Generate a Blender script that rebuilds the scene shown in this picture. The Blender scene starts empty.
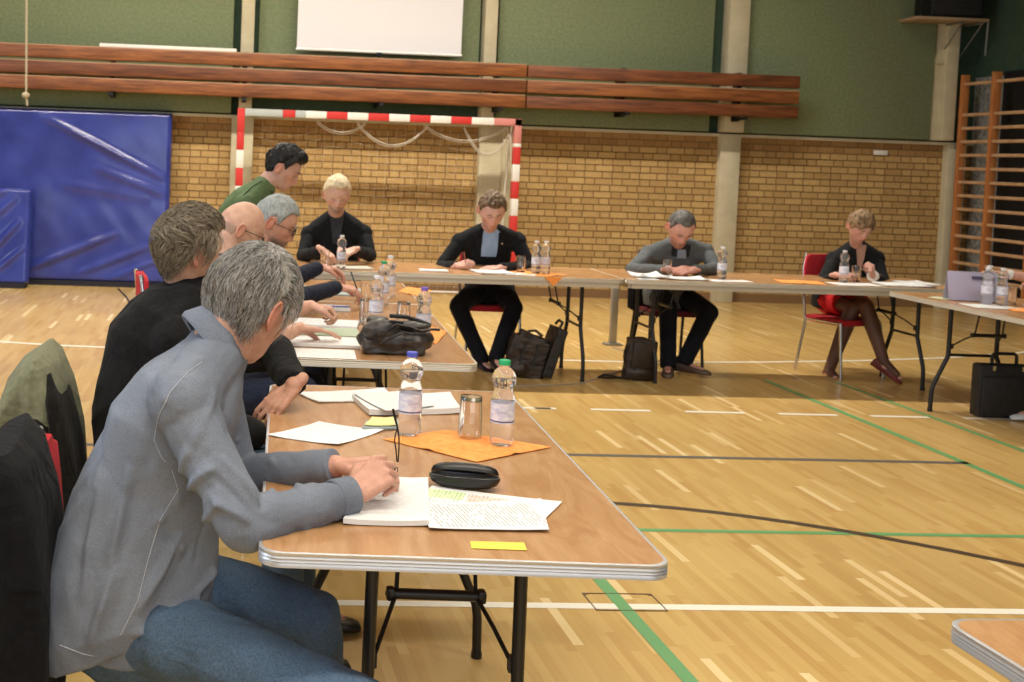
import bpy, bmesh, math, random
import numpy as np
from mathutils import Vector, Matrix, Quaternion, noise
from mathutils.bvhtree import BVHTree
PI = math.pi
V = Vector
rnd = random.Random(7)
scene = bpy.context.scene
COL = scene.collection

# ------------------------------------------------------------------ camera
F_PX, CX, CY, HC = 1170.0, 287.0, 214.0, 1.53
_d = V((218-CX, -(154-CY), -F_PX)).normalized()
_z = V((1, -.0363, 0)).normalized().cross(_d).normalized()
if _z.y < 0: _z.negate()
_x = _d.cross(_z).normalized()
RW = Matrix((_x, _d, _z))                     # camera axes -> world
cam_d = bpy.data.cameras.new('camera'); cam = bpy.data.objects.new('camera', cam_d); COL.objects.link(cam)
cam.matrix_world = Matrix.Translation((0, 0, HC)) @ RW.to_4x4()
cam_d.sensor_width = 36; cam_d.lens = F_PX/1024*36
cam_d.shift_x = (512-CX)/1024; cam_d.shift_y = -(341-CY)/1024
cam_d.clip_end = 100
cam_d.dof.use_dof = True; cam_d.dof.focus_distance = 2.8; cam_d.dof.aperture_fstop = 9
scene.camera = cam

def ray(px, py): return RW @ V(((px-CX)/F_PX, -(py-CY)/F_PX, -1))
def at_z(px, py, z=0.0):
    r = ray(px, py); t = (z-HC)/r.z
    return V((r.x*t, r.y*t, z))
def at_y(px, py, y):
    r = ray(px, py); t = y/r.y
    return V((r.x*t, y, HC+r.z*t))

# ------------------------------------------------------------------ materials
def mat(name, col=(.5,.5,.5), rough=.6, metal=0, spec=.5, **kw):
    m = bpy.data.materials.new(name); m.use_nodes = True
    b = m.node_tree.nodes['Principled BSDF']
    b.inputs['Base Color'].default_value = (*col, 1)
    b.inputs['Roughness'].default_value = rough
    b.inputs['Metallic'].default_value = metal
    b.inputs['Specular IOR Level'].default_value = spec
    for k, v in kw.items(): b.inputs[k.replace('_', ' ')].default_value = v
    return m
def N(m, typ, **kw):
    n = m.node_tree.nodes.new(typ)
    for k, v in kw.items():
        if k in n.inputs: n.inputs[k].default_value = v
        else: setattr(n, k, v)
    return n
def L(m, a, b): m.node_tree.links.new(a, b)
def BS(m): return m.node_tree.nodes['Principled BSDF']
def math_n(m, op, a, b=None):
    n = m.node_tree.nodes.new('ShaderNodeMath'); n.operation = op
    for i, v in enumerate((a, b)):
        if v is None: continue
        if isinstance(v, (int, float)): n.inputs[i].default_value = v
        else: L(m, v, n.inputs[i])
    return n.outputs[0]
def vary(m, c1, c2, scale=(1,1,1), nscale=5, detail=4, bump=0, bdist=.002, lo=.35, hi=.65):
    """noise between two colours, optional bump, object space"""
    tc = N(m, 'ShaderNodeTexCoord'); mp = N(m, 'ShaderNodeMapping'); mp.inputs['Scale'].default_value = scale
    L(m, tc.outputs['Object'], mp.inputs['Vector'])
    nz = N(m, 'ShaderNodeTexNoise'); nz.inputs['Scale'].default_value = nscale; nz.inputs['Detail'].default_value = detail
    L(m, mp.outputs[0], nz.inputs['Vector'])
    cr = N(m, 'ShaderNodeValToRGB'); cr.color_ramp.elements[0].color = (*c1,1); cr.color_ramp.elements[1].color = (*c2,1)
    cr.color_ramp.elements[0].position = lo; cr.color_ramp.elements[1].position = hi
    L(m, nz.outputs['Fac'], cr.inputs[0]); L(m, cr.outputs[0], BS(m).inputs['Base Color'])
    if bump:
        bp = N(m, 'ShaderNodeBump'); bp.inputs['Strength'].default_value = bump; bp.inputs['Distance'].default_value = bdist
        L(m, nz.outputs['Fac'], bp.inputs['Height']); L(m, bp.outputs[0], BS(m).inputs['Normal'])
    return m
def cloth(name, c1, c2, nscale=60, wr=.5, rough=.9, wscale=7, weave=0.15):
    """fabric: colour mottling, soft wrinkle bump and a fine weave bump"""
    m = mat(name, c1, rough, spec=.2)
    try: BS(m).inputs['Sheen Weight'].default_value = .02
    except Exception: pass
    tc = N(m, 'ShaderNodeTexCoord')
    nz = N(m, 'ShaderNodeTexNoise'); nz.inputs['Scale'].default_value = nscale; nz.inputs['Detail'].default_value = 5
    L(m, tc.outputs['Object'], nz.inputs['Vector'])
    cr = N(m, 'ShaderNodeValToRGB'); cr.color_ramp.elements[0].color = (*c1,1); cr.color_ramp.elements[1].color = (*c2,1)
    cr.color_ramp.elements[0].position = .3; cr.color_ramp.elements[1].position = .7
    L(m, nz.outputs['Fac'], cr.inputs[0]); L(m, cr.outputs[0], BS(m).inputs['Base Color'])
    n2 = N(m, 'ShaderNodeTexNoise'); n2.inputs['Scale'].default_value = wscale; n2.inputs['Detail'].default_value = 3; n2.inputs['Distortion'].default_value = 1.2
    L(m, tc.outputs['Object'], n2.inputs['Vector'])
    b1 = N(m, 'ShaderNodeBump'); b1.inputs['Strength'].default_value = wr; b1.inputs['Distance'].default_value = .03
    L(m, n2.outputs['Fac'], b1.inputs['Height'])
    n3 = N(m, 'ShaderNodeTexNoise'); n3.inputs['Scale'].default_value = 500; n3.inputs['Detail'].default_value = 1
    L(m, tc.outputs['Object'], n3.inputs['Vector'])
    b2 = N(m, 'ShaderNodeBump'); b2.inputs['Strength'].default_value = weave; b2.inputs['Distance'].default_value = .001
    L(m, n3.outputs['Fac'], b2.inputs['Height']); L(m, b1.outputs[0], b2.inputs['Normal'])
    L(m, b2.outputs[0], BS(m).inputs['Normal'])
    return m

# ------------------------------------------------------------------ mesh builder
class MB:
    def __init__(s): s.v = []; s.f = []; s.m = []; s.k = 0
    def add(s, vs, fs, k=None):
        o = len(s.v); s.v += [tuple(v) for v in vs]
        s.f += [tuple(i+o for i in f) for f in fs]; s.m += [s.k if k is None else k]*len(fs); return s
    def box(s, c, d, rz=0, k=None, rot=None, bev=0):
        c = V(c); hx, hy, hz = d[0]/2, d[1]/2, d[2]/2
        R = rot if rot is not None else Matrix.Rotation(rz, 3, 'Z')
        if bev <= 0:
            vs = [R@V((x*hx, y*hy, z*hz))+c for x in (-1,1) for y in (-1,1) for z in (-1,1)]
            return s.add(vs, [(0,1,3,2),(4,6,7,5),(0,4,5,1),(2,3,7,6),(0,2,6,4),(1,5,7,3)], k)
        bm = bmesh.new(); bmesh.ops.create_cube(bm, size=1)
        for v in bm.verts: v.co = V((v.co.x*d[0], v.co.y*d[1], v.co.z*d[2]))
        bmesh.ops.bevel(bm, geom=bm.edges[:], offset=bev, segments=2, affect='EDGES', profile=.5)
        vs = [R@v.co+c for v in bm.verts]; fs = [[v.index for v in f.verts] for f in bm.faces]; bm.free()
        return s.add(vs, fs, k)
    def loft(s, rings, cap=True, close=True, k=None):
        n = len(rings[0]); vs = [p for r in rings for p in r]; fs = []
        for i in range(len(rings)-1):
            for j in range(n if close else n-1):
                j2 = (j+1) % n
                fs.append((i*n+j, i*n+j2, (i+1)*n+j2, (i+1)*n+j))
        if cap:
            fs.append(tuple(range(n))[::-1]); fs.append(tuple((len(rings)-1)*n+j for j in range(n)))
        return s.add(vs, fs, k)
    def tube(s, pts, r, seg=8, k=None, cap=True, flat=1.0, closed=False):
        pts = [V(p) for p in pts]; n = len(pts)
        rs = r if isinstance(r, (list, tuple)) else [r]*n
        rings = []; up = None
        for i, p in enumerate(pts):
            t = (pts[min(i+1, n-1)]-pts[max(i-1, 0)])
            if t.length < 1e-9: t = V((0,0,1))
            t.normalize()
            if up is None:
                up = V((0,0,1)) if abs(t.z) < .9 else V((1,0,0))
            a = t.cross(up)
            if a.length < 1e-6: a = t.cross(V((0,1,0)))
            a.normalize(); b = a.cross(t).normalized(); up = b
            rings.append([p+(a*math.cos(2*PI*j/seg)+b*math.sin(2*PI*j/seg)*flat)*rs[i] for j in range(seg)])
        return s.loft(rings, cap, True, k)
    def cyl(s, p0, p1, r, r2=None, seg=16, k=None): return s.tube([p0, p1], [r, r if r2 is None else r2], seg, k)
    def cap(s, p0, r0, p1, r1, seg=16, k=None, end0=True, end1=True, flat=1.0):
        p0, p1 = V(p0), V(p1); t = (p1-p0)
        if t.length < 1e-6: t = V((0,0,1e-5))
        u = t.normalized(); pts = []; rs = []
        if end0:
            for a in (80, 60, 40, 20): pts.append(p0-u*r0*math.sin(math.radians(a))); rs.append(r0*math.cos(math.radians(a)))
        pts.append(p0); rs.append(r0); pts.append((p0+p1)/2); rs.append((r0+r1)/2); pts.append(p1); rs.append(r1)
        if end1:
            for a in (20, 40, 60, 80): pts.append(p1+u*r1*math.sin(math.radians(a))); rs.append(r1*math.cos(math.radians(a)))
        return s.tube(pts, rs, seg, k, True, flat)
    def ell(s, c, r, rot=None, seg=20, k=None):
        c = V(c); R = rot if rot is not None else Matrix.Identity(3); rings = []
        for i in range(1, seg//2):
            a = PI*i/(seg//2)-PI/2
            rings.append([c+R@V((r[0]*math.cos(a)*math.cos(2*PI*j/seg), r[1]*math.cos(a)*math.sin(2*PI*j/seg), r[2]*math.sin(a))) for j in range(seg)])
        return s.loft(rings, True, True, k)
    def lathe(s, c, prof, seg=24, k=None, cap=True, rot=None):
        c = V(c); R = rot if rot is not None else Matrix.Identity(3)
        rings = [[c+R@V((r*math.cos(2*PI*j/seg), r*math.sin(2*PI*j/seg), z)) for j in range(seg)] for r, z in prof]
        return s.loft(rings, cap, True, k)
    def poly(s, pts, z0, z1, k=None):
        a = [V((p[0], p[1], z0)) for p in pts]; b = [V((p[0], p[1], z1)) for p in pts]
        return s.loft([a, b], True, True, k)
    def build(s, name, mats, parent=None, smooth=True, org=None, ang=40):
        me = bpy.data.meshes.new(name); me.from_pydata([tuple(V(v)-org) for v in s.v] if org is not None else s.v, [], s.f)
        if not isinstance(mats, (list, tuple)): mats = [mats]
        for m in mats: me.materials.append(m)
        if len(mats) > 1: me.polygons.foreach_set('material_index', s.m)
        bm = bmesh.new(); bm.from_mesh(me); bmesh.ops.recalc_face_normals(bm, faces=bm.faces); bm.to_mesh(me); bm.free()
        if smooth:
            me.polygons.foreach_set('use_smooth', [True]*len(me.polygons))
            me.set_sharp_from_angle(angle=math.radians(ang))
        o = bpy.data.objects.new(name, me); COL.objects.link(o)
        if org is not None and parent is None: o.location = org
        if parent is not None: o.parent = parent
        return o
def tag(o, label=None, cat=None, group=None, kind=None):
    if label: o['label'] = label
    if cat: o['category'] = cat
    if group: o['group'] = group
    if kind: o['kind'] = kind
    return o
def thing(name, label, cat, loc=(0,0,0), rz=0, group=None):
    o = bpy.data.objects.new(name, None); COL.objects.link(o); o.empty_display_size = .1
    o.location = loc; o.rotation_euler = (0, 0, rz); return tag(o, label, cat, group)
def kids(o): return [c for c in list(bpy.data.objects) if c.parent == o]
def dup(root, loc=None, rz=None, label=None, group=None):
    r = root.copy(); COL.objects.link(r)
    if loc is not None: r.location = loc
    if rz is not None: r.rotation_euler = (0, 0, rz)
    if label: r['label'] = label
    if group: r['group'] = group
    for ch in kids(root):
        c = ch.copy(); COL.objects.link(c); c.parent = r
        for g in kids(ch):
            d = g.copy(); COL.objects.link(d); d.parent = c
    return r
def struct(name, mb, m, **kw): return tag(mb.build(name, m, **kw), kind='structure')
def frame(F, U=V((0,0,1))):
    F = V(F).normalized(); R = F.cross(U).normalized(); U2 = R.cross(F)
    return Matrix((R, F, U2)).transposed()       # columns: right, forward, up
def ss(a, b, x):
    t = min(1, max(0, (x-a)/(b-a))); return t*t*(3-2*t)

# ------------------------------------------------------------------ shared materials
M = {}
M['chrome'] = mat('chrome', (.6,.6,.6), .22, 1)
M['black_metal'] = mat('black_metal', (.008,.008,.009), .4)
M['alu'] = mat('aluminium_edge', (.56,.56,.57), .40, .6)
M['pale_edge'] = mat('pale_edge', (.55,.50,.42), .4, .3)
M['black_plastic'] = mat('black_plastic', (.006,.006,.007), .35)
M['white_paint'] = mat('white_paint', (.75,.73,.68), .5)
M['line_white'] = mat('line_white', (.82,.78,.66), .35)
M['line_green'] = mat('line_green', (.13,.34,.13), .35)
M['line_black'] = mat('line_black', (.07,.045,.025), .35)
M['line_gray'] = mat('line_gray', (.12,.11,.10), .35)
M['bracket_grey'] = mat('bracket_grey', (.16,.17,.15), .5)
M['paper'] = mat('paper', (.78,.78,.77), .7)
M['red_cloth'] = cloth('red_upholstery', (.42,.02,.03), (.50,.03,.04), 40, .1)

def tabletop_mat(name, c1, c2):
    m = mat(name, c1, .24, spec=.5)
    tc = N(m, 'ShaderNodeTexCoord'); mp = N(m, 'ShaderNodeMapping'); mp.inputs['Scale'].default_value = (5.0, 1.1, 1)
    L(m, tc.outputs['Object'], mp.inputs[0])
    nz = N(m, 'ShaderNodeTexNoise'); nz.inputs['Scale'].default_value = 2.2; nz.inputs['Detail'].default_value = 6; nz.inputs['Distortion'].default_value = 2.2
    L(m, mp.outputs[0], nz.inputs['Vector'])
    cr = N(m, 'ShaderNodeValToRGB'); e = cr.color_ramp.elements
    e[0].color = (*c1,1); e[0].position = .35; e[1].color = (*c2,1); e[1].position = .62
    L(m, nz.outputs['Fac'], cr.inputs[0])
    n2 = N(m, 'ShaderNodeTexNoise'); n2.inputs['Scale'].default_value = 60; n2.inputs['Detail'].default_value = 3
    m3 = N(m, 'ShaderNodeMapping'); m3.inputs['Scale'].default_value = (3, .35, 1); L(m, tc.outputs['Object'], m3.inputs[0]); L(m, m3.outputs[0], n2.inputs['Vector'])
    mx = N(m, 'ShaderNodeMixRGB'); mx.blend_type = 'MULTIPLY'; mx.inputs['Fac'].default_value = .22
    L(m, cr.outputs[0], mx.inputs[1]); L(m, n2.outputs['Fac'], mx.inputs[2]); L(m, mx.outputs[0], BS(m).inputs['Base Color'])
    return m
M['wood_top'] = tabletop_mat('table_laminate', (.56,.32,.150), (.45,.228,.092))

def floor_mat():
    m = mat('parquet', (.5,.3,.12), .28)
    tc = N(m, 'ShaderNodeTexCoord'); sp = N(m, 'ShaderNodeSeparateXYZ'); L(m, tc.outputs['Object'], sp.inputs[0])
    X, Y = sp.outputs['X'], sp.outputs['Y']
    w, ln = .034, .40
    row = math_n(m, 'FLOOR', math_n(m, 'DIVIDE', X, w))
    wr = N(m, 'ShaderNodeTexWhiteNoise'); wr.noise_dimensions = '1D'; L(m, row, wr.inputs['W'])
    yo = math_n(m, 'ADD', math_n(m, 'DIVIDE', Y, ln), math_n(m, 'MULTIPLY', wr.outputs['Value'], 7.3))
    idx = math_n(m, 'FLOOR', yo)
    cb = N(m, 'ShaderNodeCombineXYZ'); L(m, row, cb.inputs[0]); L(m, idx, cb.inputs[1])
    wn = N(m, 'ShaderNodeTexWhiteNoise'); wn.noise_dimensions = '2D'; L(m, cb.outputs[0], wn.inputs['Vector'])
    cr = N(m, 'ShaderNodeValToRGB'); e = cr.color_ramp.elements
    e[0].position = 0; e[0].color = (.50,.305,.105,1); e[1].position = 1; e[1].color = (.80,.62,.33,1)
    for p, c in ((.25,(.53,.345,.118,1)), (.6,(.56,.372,.134,1)), (.95,(.59,.40,.150,1)), (.965,(.67,.48,.215,1))):
        q = e.new(p); q.color = c
    L(m, wn.outputs['Value'], cr.inputs[0])
    # grain
    mp = N(m, 'ShaderNodeMapping'); mp.inputs['Scale'].default_value = (60, 2.5, 1); L(m, tc.outputs['Object'], mp.inputs[0])
    nz = N(m, 'ShaderNodeTexNoise'); nz.inputs['Scale'].default_value = 1; nz.inputs['Detail'].default_value = 4; L(m, mp.outputs[0], nz.inputs['Vector'])
    mx = N(m, 'ShaderNodeMixRGB'); mx.blend_type = 'OVERLAY'; mx.inputs['Fac'].default_value = .10
    L(m, cr.outputs[0], mx.inputs[1]); L(m, nz.outputs['Fac'], mx.inputs[2])
    # large worn patches
    n2 = N(m, 'ShaderNodeTexNoise'); n2.inputs['Scale'].default_value = .9; n2.inputs['Detail'].default_value = 3; L(m, tc.outputs['Object'], n2.inputs['Vector'])
    m2 = N(m, 'ShaderNodeMixRGB'); m2.blend_type = 'OVERLAY'; m2.inputs['Fac'].default_value = .18
    L(m, mx.outputs[0], m2.inputs[1]); L(m, n2.outputs['Fac'], m2.inputs[2])
    # joints
    fx = math_n(m, 'FRACT', math_n(m, 'DIVIDE', X, w)); fy = math_n(m, 'FRACT', yo)
    j = math_n(m, 'MAXIMUM', math_n(m, 'LESS_THAN', fx, .018), math_n(m, 'LESS_THAN', fy, .005))
    m3 = N(m, 'ShaderNodeMixRGB'); m3.blend_type = 'MULTIPLY'; L(m, math_n(m, 'MULTIPLY', j, .22), m3.inputs['Fac'])
    L(m, m2.outputs[0], m3.inputs[1]); m3.inputs[2].default_value = (.3,.2,.1,1)
    L(m, m3.outputs[0], BS(m).inputs['Base Color'])
    L(m, math_n(m, 'ADD', math_n(m, 'MULTIPLY', n2.outputs['Fac'], .14), .17), BS(m).inputs['Roughness'])
    return m
def brick_mat(axis='X'):
    m = mat('yellow_brick', (.5,.33,.12), .8)
    tc = N(m, 'ShaderNodeTexCoord'); sp = N(m, 'ShaderNodeSeparateXYZ'); L(m, tc.outputs['Object'], sp.inputs[0])
    U, Z = sp.outputs[axis], sp.outputs['Z']
    h, P, S = .0779, .330, .218
    zr = math_n(m, 'DIVIDE', Z, h); row = math_n(m, 'FLOOR', zr); fz = math_n(m, 'FRACT', zr)
    wr = N(m, 'ShaderNodeTexWhiteNoise'); wr.noise_dimensions = '1D'; L(m, row, wr.inputs['W'])
    par = math_n(m, 'MULTIPLY', math_n(m, 'MODULO', row, 2), P/2)
    uu = math_n(m, 'ADD', math_n(m, 'ADD', U, par), math_n(m, 'ADD', math_n(m, 'MULTIPLY', wr.outputs['Value'], .05), 33.0))
    up = math_n(m, 'DIVIDE', uu, P); col = math_n(m, 'FLOOR', up); fu = math_n(m, 'FRACT', up)
    hd = math_n(m, 'GREATER_THAN', fu, S/P)
    a = .012/P
    j1 = math_n(m, 'LESS_THAN', fu, a)
    j2 = math_n(m, 'LESS_THAN', math_n(m, 'ABSOLUTE', math_n(m, 'SUBTRACT', fu, S/P)), a/2)
    j3 = math_n(m, 'LESS_THAN', fz, .19)
    j = math_n(m, 'MAXIMUM', math_n(m, 'MAXIMUM', j1, j2), j3)
    cb = N(m, 'ShaderNodeCombineXYZ'); L(m, math_n(m, 'ADD', math_n(m, 'MULTIPLY', col, 2), hd), cb.inputs[0]); L(m, row, cb.inputs[1])
    wn = N(m, 'ShaderNodeTexWhiteNoise'); wn.noise_dimensions = '2D'; L(m, cb.outputs[0], wn.inputs['Vector'])
    cr = N(m, 'ShaderNodeValToRGB'); e = cr.color_ramp.elements
    e[0].color = (.41,.255,.092,1); e[1].color = (.53,.350,.136,1); L(m, wn.outputs['Value'], cr.inputs[0])
    nz = N(m, 'ShaderNodeTexNoise'); nz.inputs['Scale'].default_value = 45; L(m, tc.outputs['Object'], nz.inputs['Vector'])
    mo = N(m, 'ShaderNodeMixRGB'); mo.blend_type = 'OVERLAY'; mo.inputs['Fac'].default_value = .25; L(m, cr.outputs[0], mo.inputs[1]); L(m, nz.outputs['Fac'], mo.inputs[2])
    # the top two courses are darker and redder
    top = math_n(m, 'GREATER_THAN', Z, 1.80)
    mt = N(m, 'ShaderNodeMixRGB'); mt.blend_type = 'MULTIPLY'; L(m, math_n(m, 'MULTIPLY', top, .8), mt.inputs['Fac']); L(m, mo.outputs[0], mt.inputs[1]); mt.inputs[2].default_value = (.62,.50,.42,1)
    mx = N(m, 'ShaderNodeMixRGB'); L(m, j, mx.inputs['Fac']); L(m, mt.outputs[0], mx.inputs[1]); mx.inputs[2].default_value = (.20,.11,.035,1)
    L(m, mx.outputs[0], BS(m).inputs['Base Color'])
    bp = N(m, 'ShaderNodeBump'); bp.inputs['Strength'].default_value = .7; bp.inputs['Distance'].default_value = .008; bp.invert = True
    L(m, j, bp.inputs['Height']); L(m, bp.outputs[0], BS(m).inputs['Normal'])
    return m

# ================================================================== SETTING
YW = 13.5; XR = 9.0; XL = -9.0; YB = -6.0; ZC = 6.2
struct('floor', MB().box(((XL+XR)/2, (YB+YW)/2, -.05), (XR-XL+.4, YW-YB+.4, .1)), floor_mat(), smooth=False)
green_wall = vary(mat('green_wall_panel', (.15,.19,.10), .85), (.155,.19,.095), (.20,.235,.125), (1,1,1), 30, 5, .3, .004)
green_dark = vary(mat('dark_green_wall', (.03,.06,.035), .85), (.028,.06,.036), (.04,.075,.045), (1,1,1), 10, 4, .2)
conc = vary(mat('beige_concrete', (.5,.45,.34), .8), (.50,.44,.29), (.57,.51,.35), (1,1,1), 6, 5, .1)
plaster = mat('pale_plaster', (.55,.53,.48), .85)
bm_ = brick_mat()
w = MB(); w.box(((XL+XR)/2, YW+.1, .975), (XR-XL, .2, 1.95)); struct('wall_back', w, bm_, smooth=False)
w = MB(); w.box(((XL+XR)/2, YW+.12, (1.95+ZC)/2), (XR-XL, .2, ZC-1.95)); struct('wall_back_upper', w, green_dark, smooth=False)
w = MB(); w.box(((XL+XR)/2, YW-.015, 1.965), (XR-XL, .09, .035)); struct('trim_1', w, conc, smooth=False)
w = MB(); w.box((XL-.1, (YB+YW)/2, ZC/2), (.2, YW-YB+.4, ZC)); struct('wall_left', w, plaster, smooth=False)
w = MB(); w.box((XR+.1, (YB+YW)/2, ZC/2), (.2, YW-YB+.4, ZC)); struct('wall_right', w, green_dark, smooth=False)
w = MB(); w.box(((XL+XR)/2, YB-.1, ZC/2), (XR-XL+.4, .2, ZC)); struct('wall_front', w, plaster, smooth=False)
w = MB(); w.box(((XL+XR)/2, (YB+YW)/2, ZC+.05), (XR-XL+.4, YW-YB+.4, .1)); struct('ceiling', w, mat('ceiling_board', (.38,.36,.33), .9), smooth=False)
w = MB(); w.box(((XL+XR)/2-.2, YW-.012, .05), (XR-XL-.4, .024, .10)); struct('baseboard_back', w, mat('brown_skirting', (.22,.12,.05), .6), smooth=False)
# green acoustic panels of the upper wall, standing proud of it
for i, (a, b) in enumerate(((-3.6,-2.55+0), (-2.52,.13), (3.18,5.72), (6.13,8.40))):
    w = MB(); w.box(((a+b)/2, YW-.04, 4.05), (b-a, .12, 4.1), bev=.01); struct('wall_panel_%d' % (i+1), w, green_wall)
w = MB(); w.box((1.70, YW-.0, 4.2), (2.55, .06, 3.0)); struct('wall_panel_5', w, green_wall, smooth=False)
for i, x in enumerate((.29, 3.07, 5.98, 8.56)):
    w = MB(); w.box((x, YW-.09, 4.1), (.235 if i == 2 else .145, .20, 4.2), bev=.006); struct('pillar_%d' % (i+1), w, conc)
    x2 = (.27, 3.15, 5.99, 8.74)[i]; wd = (.25, .27, .235, .22)[i]
    w = MB(); w.box((x2, YW-.04, .99), (wd, .14, 1.98), bev=.006); struct('pillar_%d' % (i+5), w, conc)
w = MB(); w.box((3.33, YW-.05, .98), (.11, .2, 1.96)); struct('trim_2', w, conc, smooth=False)
w = MB(); w.box((8.45, YW-.03, 2.5), (.10, .1, 1.0)); w.box((8.50, YW-.08, 4.0), (.16, .14, 2.2)); struct('trim_3', w, conc, smooth=False)
# right wall: pale bay and a dark doorway behind the wall bars
w = MB(); w.box((XR-.01, 13.24, 1.38), (.04, .50, 2.76)); struct('wall_panel_6', w, vary(mat('grey_panel', (.2,.2,.19), .35), (.16,.16,.15), (.40,.39,.36), (1,3,3), 7, 4), smooth=False)
w = MB(); w.box((XR-.01, 11.2, 1.40), (.05, 3.55, 2.8)); struct('door_1', w, mat('black_doorway', (.006,.006,.008), .6), smooth=False)

# court lines
tn = [3]
def strip(pts, wd, m, z=.0012):
    tn[0] += 1; mb = MB(); n = len(pts); a, b = [], []
    for i, p in enumerate(pts):
        t = V(pts[min(i+1, n-1)])-V(pts[max(i-1, 0)]); t.normalize(); q = V((-t.y, t.x))*wd/2
        a.append(V(p)+q); b.append(V(p)-q)
    vs = [(q.x, q.y, z) for q in a]+[(q.x, q.y, z) for q in b]
    mb.add(vs, [(i, i+1, n+i+1, n+i) for i in range(n-1)])
    return struct('trim_%d' % tn[0], mb, m, smooth=False)
strip([(-6, 3.943), (8.5, 3.943)], .05, M['line_white'])
strip([(1.468, -2), (1.468, 4.24)], .05, M['line_green'], .0016)
strip([(1.468, 4.24), (1.468, 4.8)], .05, M['line_green'], .0016)
strip([(-6, 4.80), (8.5, 4.80)], .04, M['line_green'])
strip([(-6, 6.055), (4.13, 6.055)], .05, M['line_gray'])
strip([(4.107, -2), (4.107, 8.4)], .05, M['line_green'])
strip([(4.656, 5.2), (4.656, 8.4)], .04, M['line_green'])
x = 1.8
strip([(2.05, 7.21), (2.15, 7.21)], .045, M['line_white'])
for a in (1.8, 2.41, 3.025, 3.635, 4.245, 4.86): strip([(a, 7.215), (a+.385, 7.215)], .045, M['line_white'])
pa = [(1.60+.0, 5.19)]
pa = []
for i in range(25):       # black basketball arc through measured points
    t = i/24; x = 1.1+t*3.2
    pa.append((x, 5.20-.245*(x-1.6)**2*1.12 if x > 1.6 else 5.20))
strip([(p[0], p[1]) for p in pa], .05, M['line_black'], .0014)
# goal area line: straight in front of the goal, curving to the right
pa = [(-3.0, 9.65), (-2.0, 9.3), (-1.2, 9.12), (-.4, 9.05), (2.4, 9.04), (3.6, 9.05), (4.46, 9.2), (5.4, 9.4), (6.27, 9.66), (7.26, 10.07), (8.3, 10.7)]
strip(pa, .05, M['line_white'])
# cover plate of a ground sleeve in the floor
mb = MB(); a, b, c, d = 1.360, 1.611, 3.905, 4.062
for p, q in (((a,c),(b,c)), ((a,d),(b,d)), ((a,c),(a,d)), ((b,c),(b,d))):
    mb.box(((p[0]+q[0])/2, (p[1]+q[1])/2, .0012), (abs(p[0]-q[0])+.004, abs(p[1]-q[1])+.004, .003))
mb.box((a+.008, d-.006, .002), (.016,.012,.002)); mb.box((b-.008, d-.006, .002), (.016,.012,.002))
tag(mb.build('floor_sleeve_cover', mat('sleeve_edge', (.10,.05,.02), .5), smooth=False), 'rectangular sleeve cover outline in the floor where white and green lines cross', 'floor cover')

# ------------------------------------------------------------------ goal
g = thing('handball_goal', 'red and white striped handball goal with sagging net before brick wall', 'goal', (1.78, 12.9, 0))
red = mat('goal_red', (.58,.035,.03), .45); wht = mat('goal_white', (.78,.76,.70), .45); gry = mat('worn_grey_paint', (.42,.46,.44), .6); pnk = mat('worn_pink_paint', (.60,.22,.19), .6)
def stripes(p0, p1, name, seq, parent):
    mb = MB(); p0, p1 = V(p0), V(p1); n = len(seq); tot = sum(s[1] for s in seq); a = 0
    ax = (p1-p0)
    for kk, ln in seq:
        c = p0+ax*((a+ln/2)/tot); d = [.08,.08,.08]; i = 0 if abs(ax.x) > abs(ax.z) else 2; d[i] = ax.length*ln/tot
        mb.box(c, d, k=kk, bev=.006); a += ln
    return mb.build(name, [red, wht, gry, pnk], parent)
H_ = 2.04
stripes((-1.54,0,0), (-1.54,0,H_), 'post', [(i % 2, .2) for i in range(9)]+[(0,.26)], g)
stripes((1.54,0,0), (1.54,0,H_), 'post', [((i+1) % 2, .2) for i in range(8)]+[(0,.18),(1,.18),(3,.22)][-0:] if False else [((i) % 2, .19) for i in range(9)]+[(1,.04),(3,.27)], g)
stripes((-1.50,0,H_-.04), (1.58,0,H_-.04), 'crossbar', [(2,.36),(0,.12),(2,.10),(1,.2),(0,.2),(1,.2),(0,.2),(1,.2),(0,.2),(1,.2),(0,.2),(1,.22),(3,.27)], g)
fr = MB()
for sx in (-1.52, 1.52): fr.tube([(sx,.04,H_-.05),(sx,.18,H_-.10),(sx,.38,1.2),(sx,.45,.03),(sx,.04,.03)], .012, 8)
fr.tube([(-1.52,.45,.03),(1.52,.45,.03)], .012, 8); fr.build('back_frame', M['white_paint'], g)
netm = mat('net_cord', (.62,.58,.48), .9)
nt = MB(); nx, nz_ = 30, 20
def netp(u, v):        # u across, v down
    x = -1.5+3.0*u; z = (H_-.09)*(1-v)
    y = .06+.36*min(1, v*1.4)+.05*math.sin(u*9)*v; z -= .10*math.sin(u*PI*3)**2*(1-v)
    return V((x, y, max(.02, z)))
for i in range(nx+1): nt.tube([netp(i/nx, j/12) for j in range(13)], .0011, 3, cap=False)
for j in range(1, nz_+1): nt.tube([netp(i/24, j/nz_) for i in range(25)], .0011, 3, cap=False)
net_o = nt.build('net', netm, g)
sw = MB()
def sag(x0, x1, d, z=H_-.10, yy=.05): return [V((x0+(x1-x0)*t/12, yy, z-d*4*(t/12)*(1-t/12))) for t in range(13)]
for a, b, d in ((-.25,.55,.24), (.5,1.42,.16), (.95,1.5,.30), (-.7,-.15,.12)):
    for o in (0, .022): sw.tube([p+V((0,o,-o)) for p in sag(a,b,d)], .006, 5)
sw.tube([(1.42,.02,H_-.08),(1.47,.03,H_-.25),(1.50,.04,H_-.45)], .005, 5)
sw.build('net_rope', netm, net_o)

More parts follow.
